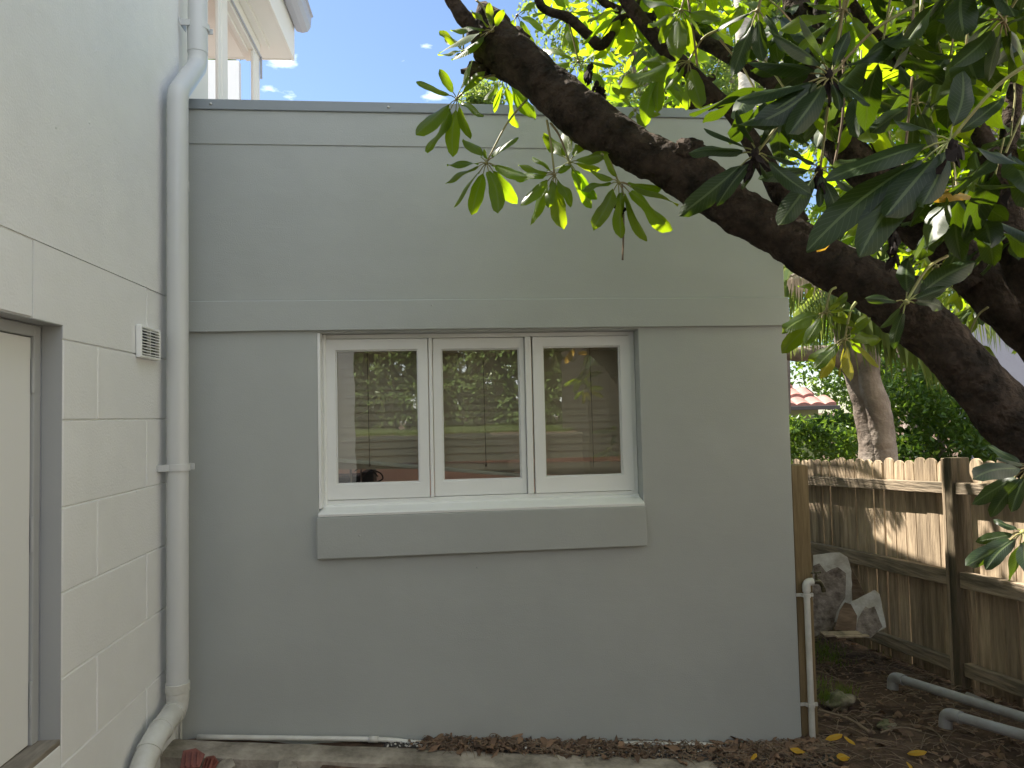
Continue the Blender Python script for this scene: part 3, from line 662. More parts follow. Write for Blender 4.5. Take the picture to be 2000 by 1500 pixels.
# near post base on the sloping ground z=-.073*y
t = (CAM.z+.073*CAM.y)/-(rr_.z+.073*rr_.y); NP = CAM+rr_*t
def fence_pt(px, h=0):
    """point on the fence line (ground) at photo column px, h above"""
    best = None
    lo, hi = -6.0, 8.0
    for _ in range(50):
        mid = (lo+hi)/2; q = NP+FD*mid; pr = proj(q)
        if pr is None or pr[0] > px: lo = mid
        else: hi = mid
    return NP+FD*lo
FH = (at(1885, 897, proj(NP)[2])-NP).z                       # fence height
FNm = Vector((-FDh.y, FDh.x, 0))                             # towards the camera side / left
if FNm.x > 0: FNm = -FNm
def off(px, py):                                             # height above fence base line at a column
    q = fence_pt(px); pr = proj(q); return (at(px, py, pr[2])-q).z
fe = thing('paling_fence', 'weathered brown paling fence with rounded tops beyond the outbuilding', 'fence')
Lf = (fence_pt(1560)-NP).dot(FD)
def palings(s0, s1, name, top, pitch=.092, bot=0.0):
    M = MB(); s = s0; k = 0
    while s < s1:
        w_ = pitch-ru(.003, .012); x = NP+FD*(s+ru(-.002, .002))+FNm*(-.012+ru(-.004, .003)); lean_ = ru(-.006, .006); e = FDh*w_; h = top+ru(-.012, .010); th = FNm*-.014
        pro = [(0, bot), (1, bot), (1, h-.035), (.93, h-.018), (.78, h-.005), (.6, h), (.4, h), (.22, h-.005), (.07, h-.018), (0, h-.035)]
        dz = FD.z*w_
        M.prism([x+e*u+FDh*(lean_*v)+Vector((0, 0, v+dz*u)) for u, v in pro], th); s += pitch; k += 1
    return M.build(name, TIMBER, fe, bevel=.002)
h1t, h1b = off(1800, 939.5), off(1800, 960); h2t, h2b = off(1800, 1099), off(1800, 1127); h3t, h3b = off(1800, 1260), off(1800, 1283)
palings(.05, Lf, 'paling_panel', FH); palings(-3.2, -.14, 'paling_panel', FH)
for (hb, ht, tn) in ((h1b, h1t, .05), (h2b, h2t, .045), (h3b, h3t, .045)):
    for (s0, s1) in ((.0, Lf), (-3.2, -.05)):
        M = MB(); p = NP+FD*s0+Vector((0, 0, hb)); M.obox(p+FNm*.001, FD*(s1-s0), FNm*tn, Vector((0, 0, ht-hb))); M.build('rail', TIMBERH, fe, bevel=.003)
pw = .05
for s0 in (-.05, ):
    M = MB(); p = NP+FD*s0+Vector((0, 0, -.25)); M.obox(p-FNm*.05, FDh*pw, FNm*.115, Vector((0, 0, FH+.25+.006))); M.build('post', TIMBERD, fe, bevel=.004)
M = MB(); M.obox(NP+Vector((0, 0, 0))+FDh*.002+FNm*.002, FDh*.020, FNm*.064, Vector((0, 0, FH+.004))); M.build('lit_post_face', TIMBER, fe, bevel=.003)  # pale strip standing for the sunlit left side of the post
base_at(fe, NP)

# timber post against the wall corner
a = onY(1549, 908, .03); M = MB(); pb = onY(1575, 1450, .03)
pt_ = mat; x0 = WX+.006
M.prism([(x0, .01, -.2), (x0+.078, .01, -.2), (x0+.078, .01, a.z-.006), (x0+.066, .01, a.z), (x0+.012, .01, a.z), (x0, .01, a.z-.006)], (0, .075, 0))
tag(M.build('timber_post', TIMBERP, bevel=.003), 'square treated pine post standing against the outbuilding corner', 'post')
M = MB(); M.box((x0+.079, .03, -.2), (x0+.14, .10, a.z+.02)); 
# standpipe and tap
tp = thing('garden_tap', 'old brass garden tap on a cream standpipe at the outbuilding corner', 'tap')
P0 = onY(1586, 1452, -.012); P1 = onY(1576, 1142, -.012); sx = (P0.x+P1.x)/2+.0
M = MB(); M.tube([(sx, -.012, -.05), (sx, -.012, P1.z-.012)], .0135, 16); M.tube([(sx, -.012, P1.z-.03), (sx, -.012, P1.z-.004), (sx+.008, -.012, P1.z+.010), (sx+.03, -.012, P1.z+.012)], .0175, 16, sub=3); M.build('standpipe', PVC, tp, smooth=True, auto=50)
for py_ in (1163, 1378):
    zz = onY(1578, py_, -.012).z; M = MB(); M.tube([(sx, -.012, zz-.008), (sx, -.012, zz+.008)], .0165, 16); M.box((sx-.042, .002, zz-.007), (sx-.012, .007, zz+.007)); M.box((sx-.020, -.008, zz-.007), (sx-.014, .003, zz+.007)); M.box((sx+.014, -.008, zz-.007), (sx+.034, .003, zz+.007)); M.build('pipe_clip', PVC, tp)
zt_ = P1.z+.012; xx = sx+.032
M = MB(); M.tube([(xx-.004, -.012, zt_), (xx+.006, -.012, zt_), (xx+.022, -.012, zt_), (xx+.036, -.013, zt_-.010), (xx+.046, -.014, zt_-.030)], [.012, .010, .012, .009, .008], 12, sub=3)
M.tube([(xx+.045, -.014, zt_-.026), (xx+.048, -.0145, zt_-.046)], .0105, 12); M.tube([(xx+.016, -.012, zt_), (xx+.016, -.012, zt_+.030)], [.008, .006], 12); M.build('tap_body', BRASS, tp, smooth=True, auto=50)
M = MB(); M.tube([(xx+.016, -.012, zt_+.03), (xx+.016, -.012, zt_+.040)], .004, 8); M.tube([(xx-.002, -.014, zt_+.040), (xx+.036, -.010, zt_+.040)], .0035, 8); M.blob((xx-.004, -.014, zt_+.04), (.006, .005, .005), 1, .1, 2); M.blob((xx+.037, -.01, zt_+.04), (.006, .005, .005), 2, .1, 2); M.build('handle', BRASS, tp, smooth=True)
base_at(tp, (sx, -.012, 0))

# broken sheets leaning by the fence: polygons on photo columns at their own depth
def lean(name, label, px_poly, d0, lean_d, th, mt, cat='broken sheet'):
    """leaning slab: outline points given by column/row, base at depth d0, leaning back lean_d per metre of height"""
    zb_ = None; pts = []
    base = at(px_poly[0][0], max(p[1] for p in px_poly), d0); n_ = (CAM-base); n_.z = 0; n_.normalize()
    pn = (n_+Vector((0, 0, lean_d))).normalized()
    for (a, b) in px_poly:
        r_ = ray(a, b); t = (base-CAM).dot(pn)/r_.dot(pn); pts.append(CAM+r_*t)
    # jagged edges
    out_ = []
    for i, p in enumerate(pts):
        q = pts[(i+1) % len(pts)]; k = max(1, int((q-p).length/.035))
        for j in range(k):
            u = p.lerp(q, j/k)
            if j: u = u+Vector((ru(-.003, .003), 0, ru(-.004, .004)))
            out_.append(u)
    M = MB(); M.prism(out_, pn*-th); M.mi = [0, 0]+[1]*(len(M.f)-2); o = M.build(name, [mt, FIBW], bevel=.0008); return tag(o, label, cat, 'broken sheets leaning on the fence')
gd = lambda py: None
lean('broken_sheet', 'tall white broken sheet standing at the back of the rubble', [(1588, 1215), (1588, 1084), (1606, 1082), (1640, 1079), (1655, 1088), (1663, 1115), (1666, 1215)], 4.42, .18, .02, FIBW)
lean('broken_sheet', 'narrow brown board edge leaning between white sheet and fence', [(1662, 1215), (1662, 1105), (1690, 1162), (1700, 1215)], 4.50, .2, .02, FIBB)
lean('broken_sheet', 'large mottled grey broken sheet in front of the white one', [(1588, 1245), (1588, 1105), (1600, 1100), (1614, 1117), (1636, 1107), (1652, 1119), (1651, 1168), (1634, 1196), (1627, 1228)], 4.25, .16, .018, FIBG)
lean('broken_sheet', 'small white broken sheet with notched top beside the fence', [(1655, 1190), (1664, 1174), (1708, 1152), (1718, 1160), (1724, 1192), (1731, 1225), (1700, 1240), (1670, 1235)], 4.20, .3, .016, FIBW)
lean('broken_sheet', 'smooth brown triangular fragment between the white pieces', [(1629, 1229), (1640, 1192), (1650, 1176), (1662, 1180), (1674, 1202), (1672, 1230), (1664, 1236)], 4.08, .35, .014, FIBB)
lean('broken_sheet', 'grey brown jagged fragment lying against the small white sheet', [(1668, 1240), (1676, 1208), (1690, 1184), (1697, 1188), (1708, 1184), (1724, 1224), (1700, 1246)], 4.05, .4, .014, FIBG)
c = at(1640, 1243, 3.98); M = MB(); M.obox(c-Vector((.09, 0, .0)), Vector((.22, -.01, -.004)), Vector((0, .05, .006)), Vector((0, .0, .012))); M.obox(c-Vector((.03, .03, .0)), Vector((.2, .02, -.01)), Vector((0, .03, .0)), Vector((0, .0, .010)))
tag(M.build('timber_offcut', TIMBERH, bevel=.002), 'flat grey timber offcut lying below the broken sheets', 'timber')

# grey pvc pipes with elbows on the litter
def grey_pipe(a, b, elbow, rad, label, stripe=False, grp='grey pvc pipes lying on the litter'):
    t_ = thing('pvc_pipe', label, 'pipe', grp); d = (b-a).normalized()
    M = MB(); M.tube([a, b], rad, 20); M.build('pipe', PVCG, t_, smooth=True, auto=50)
    dn = Vector((-.1, -.05, -1)).normalized()
    M = MB(); M.tube([a+d*.045, a+d*.0, a-d*.022+dn*.012, a-d*.026+dn*.035, a-d*.026+dn*.060], rad*1.22, 20, sub=3); M.build('elbow', PVCG, t_, smooth=True, auto=50)
    base_at(t_, a); return t_
ga = onZ(1752, 1324, .02); gb = onZ(2080, 1420, .02); ga = at(1752, 1324, 3.55); gb = at(2090, 1430, 2.75)
grey_pipe(ga, gb, 1, .0215, 'longer grey pvc pipe with elbow nearer the fence')
a2 = at(1752, 1324, 3.55)+Vector((.12, -.07, -.03)); M = MB()
M.tube([ga+Vector((.25, -.16, -.035)), gb+Vector((.02, -.06, -.03))], .012, 14); tag(M.build('metal_tube', STEEL, smooth=True), 'thin shiny metal tube lying beside the longer grey pipe', 'pipe')
grey_pipe(at(1858, 1396, 3.05), at(2090, 1462, 2.62), 1, .0215, 'shorter grey pvc pipe with elbow in front of the long one')

# rocks
for (px, py, s_, lab) in ((1640, 1370, (.085, .06, .045), 'mossy sandstone rock half buried right of the tap pipe'), (1732, 1418, (.05, .035, .022), 'small brown stone among the litter in front of the mossy rock'), (1572, 1480, (.05, .03, .022), 'flat brown stone at the kerb end near the yellow leaves')):
    c = onZ(px, py, -.01); M = MB(); M.blob((0, 0, 0), s_, px, .5, 3); o = M.build('rock', ROCK, smooth=True); o.location = c; o.rotation_euler = (0, 0, .5); tag(o, lab, 'rock')

# litter: leaves + twigs (stuff)
litter = MB()
def ground_area():
    while True:
        if rnd() < .78: x, y = ru(2.3, 5.2), ru(-1.2, 3.0)
        else: x, y = ru(1.0, 2.75), 0
        if x < 2.78 and y > -.14: 
            if y > .0 and x < 2.75: y = ru(-.14, -.015) if rnd() < .9 else y
        if x < 2.68 and y >= 0:
            if x < 1.05 and rnd() < .5: continue
            y = ru(kerb_y(x, 0)-.015, -.012) if x < 2.2 else ru(-.35, -.01)
        return x, y
def lay(M, x, y, L_, w_, lift=0, n=4):
    z = (zs(x) if x < 2.7 else gz(x, y))+.012*noise.noise(Vector((x*3, y*3, 0)))+ru(0, .02)+lift; a = ru(0, 6.28)
    d = Vector((math.cos(a), math.sin(a), ru(-.25, .25))); p = Vector((x, y, z))
    leaflet(M, p, p+d*L_, w_, Vector((ru(-.5, .5), ru(-.5, .5), 1)).normalized(), droop=ru(-.25, .3), wave=2, n=n, stem=.05, fold=ru(-.2, .9))
for _ in range(7000):
    x, y = ground_area()
    if y > 1.2 and rnd() < .4: continue
    b_ = rnd() < .17; lay(litter, x, y, ru(.05, .085) if b_ else ru(.014, .04), ru(.018, .03) if b_ else ru(.004, .012))
for _ in range(500):
    x = ru(.95, 2.72); y = ru(min(kerb_y(x, 0), -.03), -.012) if x < 2.2 else ru(-.22, -.012)
    lay(litter, x, y, ru(.015, .055), ru(.006, .020), ru(-.02, .0))
tag(litter.build('leaf_litter', LEAFB, smooth=True), kind='stuff', label='brown leaf litter over the soil and wall foot', cat='leaf litter')
tw = MB()
for _ in range(4200):
    x, y = ground_area(); z = (zs(x) if x < 2.7 else gz(x, y))+ru(0, .02); a = ru(0, 6.28); L_ = ru(.03, .16)*(1 if x > 2.7 else .5); d = Vector((math.cos(a), math.sin(a), ru(-.08, .12)))*L_; p = Vector((x, y, z)); b = Vector((ru(-.01, .01), ru(-.01, .01), ru(0, .012)))
    if y+d.y > -.01 and x+d.x < 2.76 and x < 2.9: continue
    tw.tube([p, p+d*.5+b, p+d], [ru(.0012, .003), .0015, .0008], 4, cap=False)
for (a, b, c, r_) in ((onZ(1600, 1395), onZ(1700, 1440), onZ(1660, 1420), .007), (onZ(1720, 1440), onZ(1800, 1437), onZ(1760, 1436), .004), (onZ(1810, 1430), onZ(1848, 1463), onZ(1830, 1446), .003)):
    tw.tube([a+Vector((0, 0, .02)), c+Vector((0, 0, .035)), b+Vector((0, 0, .02))], r_, 6, sub=3)
for (px, py, w_, h_) in ((972, 1452, 42, 18), (1495, 1458, 40, 12), (880, 1450, 30, 14)):
    tw.tube([onY(px-w_/2, py, -.03), onY(px-w_/3, py-h_, -.03), onY(px, py-h_*.95, -.035), onY(px+w_/2, py, -.04)], .0018, 5, sub=4)
tag(tw.build('twig_litter', TWIG), kind='stuff', label='thin dry twigs strewn over the soil', cat='twigs')
# pebbly white-speckled debris between wall and kerb
gr = MB()
for _ in range(1700):
    gr.cur = 1 if rnd() < .14 else 0
    x = ru(.85, 2.3); y = ru(kerb_y(x, 0)+.0, -.014) if kerb_y(x, 0) < -.02 else -.02; s_ = ru(.002, .006)
    gr.blob((x, y, zs(x)+.002+ru(-.01, .012)*min(1, (x-.8)*2)), (s_, s_, s_*.7), rnd()*9, .5, 1)
tag(gr.build('gravel_debris', [mat('dark_grit', (.07, .065, .06), .9, .2), mat('pale_grit', (.5, .48, .44), .9, .2)]), kind='stuff', label='dark gritty debris filling the gap between wall and kerb', cat='debris')
dirt = MB()
for i in range(101):
    x = .8+1.95*i/100
    for j in range(5):
        b = kerb_y(x, 0)-.01 if x < 2.1 else -.2; y = -.006+(b+.006)*j/4; k = min(1, max(0, (x-.8)*3))
        dirt.v.append(Vector((x, y, zs(x)-.012+k*(.014+.012*noise.noise(Vector((x*14, y*20, 0))))-(.01 if j == 4 else 0))))
for i in range(100):
    for j in range(4): a = i*5+j; dirt.face([a, a+1, a+6, a+5])
tag(dirt.build('soil_fill', mat('dark_grit', (.10, .095, .085), .9, .2), smooth=True), kind='structure')
# yellow fallen leaves (countable)
yl = [(1628, 1440, .085, 'yellow fallen leaf with folded tip beside the tap pipe'), (1660, 1448, .06, 'small yellow leaf right of the folded yellow leaf'), (1648, 1480, .10, 'large yellow leaf at the very bottom right of the post'), (1790, 1470, .08, 'yellow brown leaf lying among twigs in the right foreground'), (1775, 1497, .05, 'yellow leaf cut off by the bottom edge of the photo'), (1558, 1466, .075, 'yellow leaf on the litter left of the tap pipe'), (1128, 1466, .05, 'curled yellow leaf in the gap behind the kerb'), (1472, 1479, .05, 'pale tan leaf lying on the kerb end')]
for k, (px, py, L_, lab) in enumerate(yl):
    c = onZ(px, py, .03); M = MB(); a = (k*1.9) % 6.28; d = Vector((math.cos(a), math.sin(a)*.8, .25)).normalized()
    leaflet(M, c-d*L_*.5, c+d*L_*.5, L_*.34, Vector((ru(-.3, .3), -.6, 1)).normalized(), droop=ru(.1, .3), wave=.7, stem=.04, fold=ru(.2, .6))
    o = M.build('fallen_leaf', LEAFY, smooth=True); tag(o, lab, 'leaf', 'yellow fallen leaves')
# moss / grass tufts
gs = MB()
for (px, py, n_, rr) in ((1600, 1268, 260, .14), (1625, 1290, 150, .12), (1745, 1270, 160, .14), (1612, 1362, 160, .06), (1650, 1350, 90, .05), (1600, 1335, 90, .08), (1700, 1250, 90, .10)):
    c = onZ(px, py, gz(3, 1) if py < 1300 else 0)
    for _ in range(n_):
        p = c+Vector((random.gauss(0, rr*.5), random.gauss(0, rr*.6), -.01)); a = ru(0, 6.28); h = ru(.02, .07); d = Vector((math.cos(a), math.sin(a), 0))
        if p.x < 2.76 and p.y > -.05: continue
        i = len(gs.v); gs.v += [p-d*.0018, p+d*.0018, p+Vector((ru(-.03, .03), ru(-.03, .03), h))]; gs.face([i, i+1, i+2])
tag(gs.build('grass_tufts', GRASSM), kind='stuff', label='small green grass and moss tufts on the soil by the fence', cat='grass')

# =================================================================== UMBRELLA TREE
ut = thing('umbrella_tree', 'umbrella tree with thick dark leaning limb and large palmate leaves at right', 'tree')
def tube_px(M, pts, seg=20, wob=.10, sub=5, seed=0):
    P = [at(a, b, d) for a, b, d, w_ in pts]; r_ = [w_*.5*d/FPX for a, b, d, w_ in pts]
    M.tube(P, r_, seg, True, wob, sub, seed)
main = [(2500, 1750, 1.62, 165), (2330, 1330, 1.65, 140), (2180, 1080, 1.68, 120), (2060, 925, 1.72, 108), (1944, 792, 1.76, 102), (1880, 716, 1.79, 98), (1812, 647, 1.82, 100), (1750, 592, 1.85, 102), (1690, 550, 1.88, 96), (1600, 503, 1.92, 92), (1524, 456, 1.96, 88), (1434, 406, 2.0, 84), (1370, 362, 2.03, 92), (1300, 321, 2.06, 84), (1240, 294, 2.08, 87), (1160, 240, 2.11, 88), (1090, 186, 2.14, 86), (1030, 135, 2.17, 86), (975, 92, 2.2, 100), (956, 55, 2.22, 84)]
M = MB(); tube_px(M, main, 56, .15, 16, 1)
M.blob(at(957, 75, 2.21), (.075, .07, .085), 3, .5, 3); M.blob(at(930, 140, 2.2), (.035, .03, .03), 5, .6, 3); M.blob(at(1010, 75, 2.23), (.03, .03, .035), 8, .6, 3)
M.blob(at(1345, 300, 2.03), (.05, .05, .04), 8, .6, 3); M.blob(at(1760, 575, 1.86), (.06, .05, .05), 6, .4, 3)
M.build('trunk', BARK, ut, smooth=True)
limbs = [
 [(958, 60, 2.2, 46), (912, 40, 2.2, 36), (893, 15, 2.2, 30), (872, -20, 2.2, 26), (850, -90, 2.2, 22)],
 [(2600, 1500, 2.1, 190), (2250, 900, 2.2, 130), (2080, 700, 2.25, 108), (1960, 590, 2.3, 92), (1870, 505, 2.34, 84), (1790, 430, 2.38, 84), (1720, 365, 2.42, 74), (1660, 300, 2.46, 70), (1610, 235, 2.5, 66), (1580, 170, 2.52, 62), (1590, 90, 2.55, 52), (1560, 20, 2.58, 46), (1540, -60, 2.6, 38)],
 [(1590, 215, 2.5, 36), (1530, 180, 2.52, 33), (1470, 135, 2.55, 30), (1400, 95, 2.6, 27), (1330, 60, 2.65, 24), (1260, 10, 2.7, 20), (1200, -60, 2.75, 16)],
 [(1620, 235, 2.4, 30), (1650, 120, 2.4, 24), (1600, 20, 2.4, 22), (1630, -60, 2.4, 20)],
 [(1560, 440, 2.0, 44), (1500, 330, 2.0, 38), (1440, 235, 2.0, 32), (1390, 180, 2.0, 30), (1300, 95, 2.0, 28), (1230, 10, 2.0, 27), (1190, -60, 2.0, 25)],
 [(2500, 1000, 1.9, 120), (2200, 740, 1.95, 100), (2040, 600, 2.0, 80), (1985, 490, 2.0, 66), (1960, 400, 2.0, 62), (1940, 320, 2.0, 42), (1905, 240, 2.0, 34), (1850, 170, 2.0, 28), (1770, 120, 2.0, 24), (1700, 60, 2.0, 20), (1660, 0, 2.0, 16)],
 [(1955, 390, 2.0, 46), (1970, 280, 2.0, 34), (1982, 180, 2.0, 28), (2020, 60, 2.0, 24), (2030, -60, 2.0, 22)],
 [(1400, 190, 2.0, 18), (1345, 207, 2.0, 16), (1365, 170, 2.0, 15), (1395, 150, 2.0, 13)],
 [(1240, 15, 2.3, 20), (1205, 45, 2.3, 19), (1175, 88, 2.3, 22), (1150, 70, 2.3, 20), (1110, 35, 2.3, 20), (1060, 15, 2.3, 18), (1045, -30, 2.3, 15)],
 [(1150, -40, 2.3, 16), (1180, 5, 2.3, 16), (1230, 25, 2.3, 17), (1270, 35, 2.2, 18)],
 [(1900, 560, 2.3, 60), (1820, 470, 2.35, 34), (1770, 400, 2.4, 26), (1745, 330, 2.4, 20)],
 [(2060, 640, 2.4, 60), (1980, 560, 2.4, 56), (1900, 500, 2.4, 50), (1830, 430, 2.4, 38), (1760, 350, 2.4, 28), (1700, 250, 2.4, 22), (1680, 120, 2.4, 18)],
]
for k, lb in enumerate(limbs):
    M = MB(); tube_px(M, lb, 20 if k != 1 else 30, .16, 6, k+3); M.build('branch', BARK, ut, smooth=True)

crown = MB(); old = MB(); pet = MB(); yel = MB(); yog = MB()  # old holds the leaves darkened by colour to look shaded
TOCAM = -FW
def rosette_px(hub, d, tips, wr=.275, sp=.08, stalk=None, mats=None, dirs=None):
    """hero rosette: hub and leaf tips given where the photo shows them, at distance d"""
    H = at(hub[0], hub[1], d)
    for tp_ in tips:
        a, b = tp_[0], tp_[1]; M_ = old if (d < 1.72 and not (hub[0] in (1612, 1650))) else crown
        if len(tp_) > 2: M_ = {'y': yel, 'o': yog}[tp_[2]]
        P = at(a, b, d+ru(-sp, sp)); Ln = (P-H).length
        nh = (TOCAM*ru(.5, 1)+Vector((ru(-.5, .5), 0, ru(.2, .9)))).normalized()
        leaflet(M_, H, P, min(Ln*wr*(.88 if d < 1.7 else 1)*ru(.9, 1.12), .060), nh, droop=ru(-.02, .14), n=10, stem=.2, fold=ru(.1, .5))
        u = (P-H); e = H+u*.24; pet.tube([H, (H+e)/2+Vector((0, 0, .003)), e], .0016, 5, cap=False)
    if stalk:
        Q = at(*stalk); pet.tube([Q, (Q+H)/2+Vector((0, 0, .02)), H], [.0038, .003, .0028], 6, sub=4)
    # sub-leaf knob
    pet.blob(H, (.006, .006, .006), 1, .3, 1)
ros = [
 ((892, 193), 2.15, [(813, 160), (858, 135), (922, 118), (812, 262), (832, 297), (884, 306), (918, 272), (945, 226), (948, 140)], (975, 145, 2.2)),
 ((950, 318), 2.1, [(873, 322), (870, 358), (886, 405), (921, 420), (973, 417), (1011, 398), (1030, 345), (1012, 268), (905, 272), (945, 292), (1000, 345), (970, 395)], (1028, 195, 2.15)),
 ((1083, 342), 2.05, [(1013, 322), (1003, 348), (1017, 402), (1037, 440), (1100, 447), (1070, 405), (1115, 404), (1040, 306), (1115, 322)], (1068, 235, 2.1)),
 ((1112, 318), 2.12, [(1062, 262), (1100, 255), (1150, 262), (1190, 300), (1165, 390), (1155, 407), (1135, 372), (1068, 335), (1172, 330)], (1075, 240, 2.13)),
 ((1208, 356), 2.0, [(1135, 372), (1158, 447), (1212, 466), (1262, 472), (1310, 452), (1150, 330), (1325, 400), (1290, 372), (1180, 300)], (1175, 300, 2.05)),
 ((962, 60), 2.12, [(880, 60), (858, 105), (882, 118), (900, 100), (920, 20), (955, 5), (985, 20)], (930, 0, 2.15)),
 ((905, 100), 2.2, [(855, 108), (858, 60), (882, 118), (925, 80), (870, 75)], (905, 30, 2.2)),
 ((1478, 300), 1.35, [(1325, 422), (1400, 402), (1345, 298), (1375, 250), (1450, 370), (1500, 350), (1560, 320), (1585, 380), (1440, 215), (1515, 235)], (1620, 160, 1.4)),
 ((1622, 150), 1.35, [(1430, 250), (1470, 245), (1540, 262), (1455, 122), (1500, 60), (1440, 195), (1640, 215), (1660, 60), (1700, 205), (1765, 60), (1560, 30)], (1790, 10, 1.4)),
 ((1602, 330), 1.5, [(1520, 440), (1560, 385), (1530, 290), (1640, 470), (1690, 385), (1600, 405), (1480, 350), (1700, 320)], (1650, 0, 1.5)),
 ((1855, 275), 1.2, [(1575, 490), (1678, 500), (1612, 352), (1730, 420), (1740, 235), (2010, 330), (1960, 190), (1880, 140), (1800, 400)], (2050, 100, 1.15)),
 ((1770, 590), 1.45, [(1690, 582), (1745, 682), (1718, 640), (1905, 512), (1850, 560), (1775, 505), (1840, 600), (1800, 540)], (1850, 500, 1.5)),
 ((1612, 610), 1.75, [(1527, 650), (1527, 690), (1572, 672), (1632, 642), (1668, 606), (1655, 572), (1642, 590), (1676, 640)], (1632, 562, 1.8)),
 ((1650, 662), 1.7, [(1578, 703), (1600, 740, 'o'), (1660, 745, 'o'), (1716, 716, 'o'), (1720, 665), (1640, 735, 'o'), (1590, 720), (1700, 620)], (1672, 590, 1.7)),
 ((2010, 915), 1.5, [(1897, 985), (1960, 985), (1945, 895), (1930, 870), (1900, 935), (1975, 1000), (1935, 1010)], (2100, 880, 1.5)),
 ((1998, 1040), 1.45, [(1888, 1105), (1925, 1112), (1972, 1135), (1905, 1058), (1940, 1015), (2010, 1130), (2040, 1100)], (2080, 1000, 1.45)),
 ((1330, 20), 1.9, [(1265, 52), (1290, 85), (1375, 70), (1360, 110), (1410, 40), (1320, 120), (1255, 0)], (1360, -60, 1.9)),
 ((1130, 120), 2.3, [(1060, 95), (1080, 185), (1045, 150), (1180, 180), (1200, 130), (1150, 210), (1110, 60)], (1100, 20, 2.3)),
 ((985, 150), 2.35, [(945, 195), (965, 220), (1010, 250), (1030, 200), (940, 150), (1045, 235)], (1060, 120, 2.3)),
 ((1290, 130), 2.2, [(1235, 60), (1285, 220), (1345, 210), (1240, 160), (1210, 190), (1330, 180), (1260, 245)], (1290, 40, 2.2)),
 ((1345, 120), 1.9, [(1215, 165), (1265, 160), (1340, 215), (1300, 175), (1395, 150), (1250, 120), (1370, 210)], (1400, 60, 1.9)),
 ((1110, 25), 2.5, [(1060, 70), (1040, 30), (1100, 100), (1150, 70), (1165, 25), (1080, -20)], None),
 ((1010, 30), 2.5, [(1000, 60), (1060, 60), (1040, 100), (980, 80), (1050, 0)], None),
 ((1240, 215), 2.35, [(1195, 170), (1290, 180), (1260, 250), (1225, 240), (1290, 225)], None),
 ((1660, 640), 2.6, [(1640, 600), (1700, 660), (1710, 610), (1680, 690)], None),
 ((1890, 660), 2.1, [(1860, 720), (1870, 640), (1910, 740), (1850, 690), (1945, 700), (1905, 620)], (1930, 600, 2.1)),
 ((1945, 740), 2.0, [(1920, 800), (1975, 800), (1900, 770), (1990, 760)], None),
 ((1830, 520), 2.0, [(1780, 560), (1800, 500), (1860, 560), (1880, 500)], None),
 ((1590, 555), 2.5, [(1575, 582), (1608, 565), (1560, 560)], None),
 ((1790, 200), 1.6, [(1700, 260), (1760, 130), (1850, 110), (1730, 160), (1830, 300), (1880, 220), (1780, 310)], (1800, 0, 1.6)),
 ((1960, 40), 1.3, [(1830, 40), (1860, 130), (1930, 160), (2010, 130), (1900, -20), (1985, 160)], (2050, -50, 1.3)),
 ((1650, 20), 1.5, [(1560, 100), (1600, 110), (1660, 120), (1520, 60), (1720, 100), (1580, 10)], (1700, -80, 1.5)),
 ((1480, 20), 1.5, [(1440, 90), (1490, 120), (1400, 60), (1540, 100), (1430, 150)], (1520, -80, 1.5)),
]
for h_, d, tips, stk in ros: rosette_px(h_, d, tips, stalk=stk)
# hanging yellow leaves
leaflet(yel, at(1905, 385, 1.5), at(1778, 383, 1.45), .032, (TOCAM+Vector((0, 0, .4))).normalized(), droop=.12, stem=.02, fold=.3)
yel.build('yellow_leaf', LEAFY, ut, smooth=True); yel = MB()
leaflet(yel, at(1655, 400, 1.6), at(1595, 492, 1.6), .042, (TOCAM+Vector((.5, 0, .2))).normalized(), droop=.1, stem=.02, fold=.4)
# dark withered clusters hanging from joints
for (px, py, d) in ((1155, 130, 2.2), (1165, 165, 2.2), (1205, 395, 2.0), (1618, 145, 1.35), (1740, 450, 1.7), (1745, 490, 1.7), (1475, 300, 1.35), (1862, 285, 1.15), (1600, 335, 1.5), (1985, 350, 1.7), (1165, 210, 2.2)):
    dk = MB(); dk.blob(at(px, py, d), (.008, .008, .012), px, .4, 2)
    for _ in range(5):
        p = at(px+ru(-8, 8), py+ru(-8, 8), d); leaflet(dk, p, p+Vector((ru(-.02, .02), ru(-.02, .02), -ru(.02, .06))), ru(.008, .02), Vector((ru(-1, 1), -1, 0)).normalized(), wave=3, n=5, stem=.05, fold=1)
    dk.build('withered_bud', mat('withered_dark', (.02, .014, .012), .8, .2), ut)
for (pts) in ([(1215, 360, 2.0), (1218, 430, 2.0), (1216, 508, 2.0)], [(1640, 0, 1.6), (1648, 200, 1.6), (1628, 330, 1.6)], [(1785, 0, 1.5), (1782, 60, 1.5), (1778, 118, 1.5)], [(1344, 0, 1.9), (1355, 70, 1.9), (1362, 130, 1.9)], [(1782, 150, 1.5), (1768, 290, 1.5), (1752, 400, 1.5)]):
    tws = MB(); tws.tube([at(*p) for p in pts], .0028, 6, sub=4)
    tws.build('hanging_stem', TWIG, ut, smooth=True)

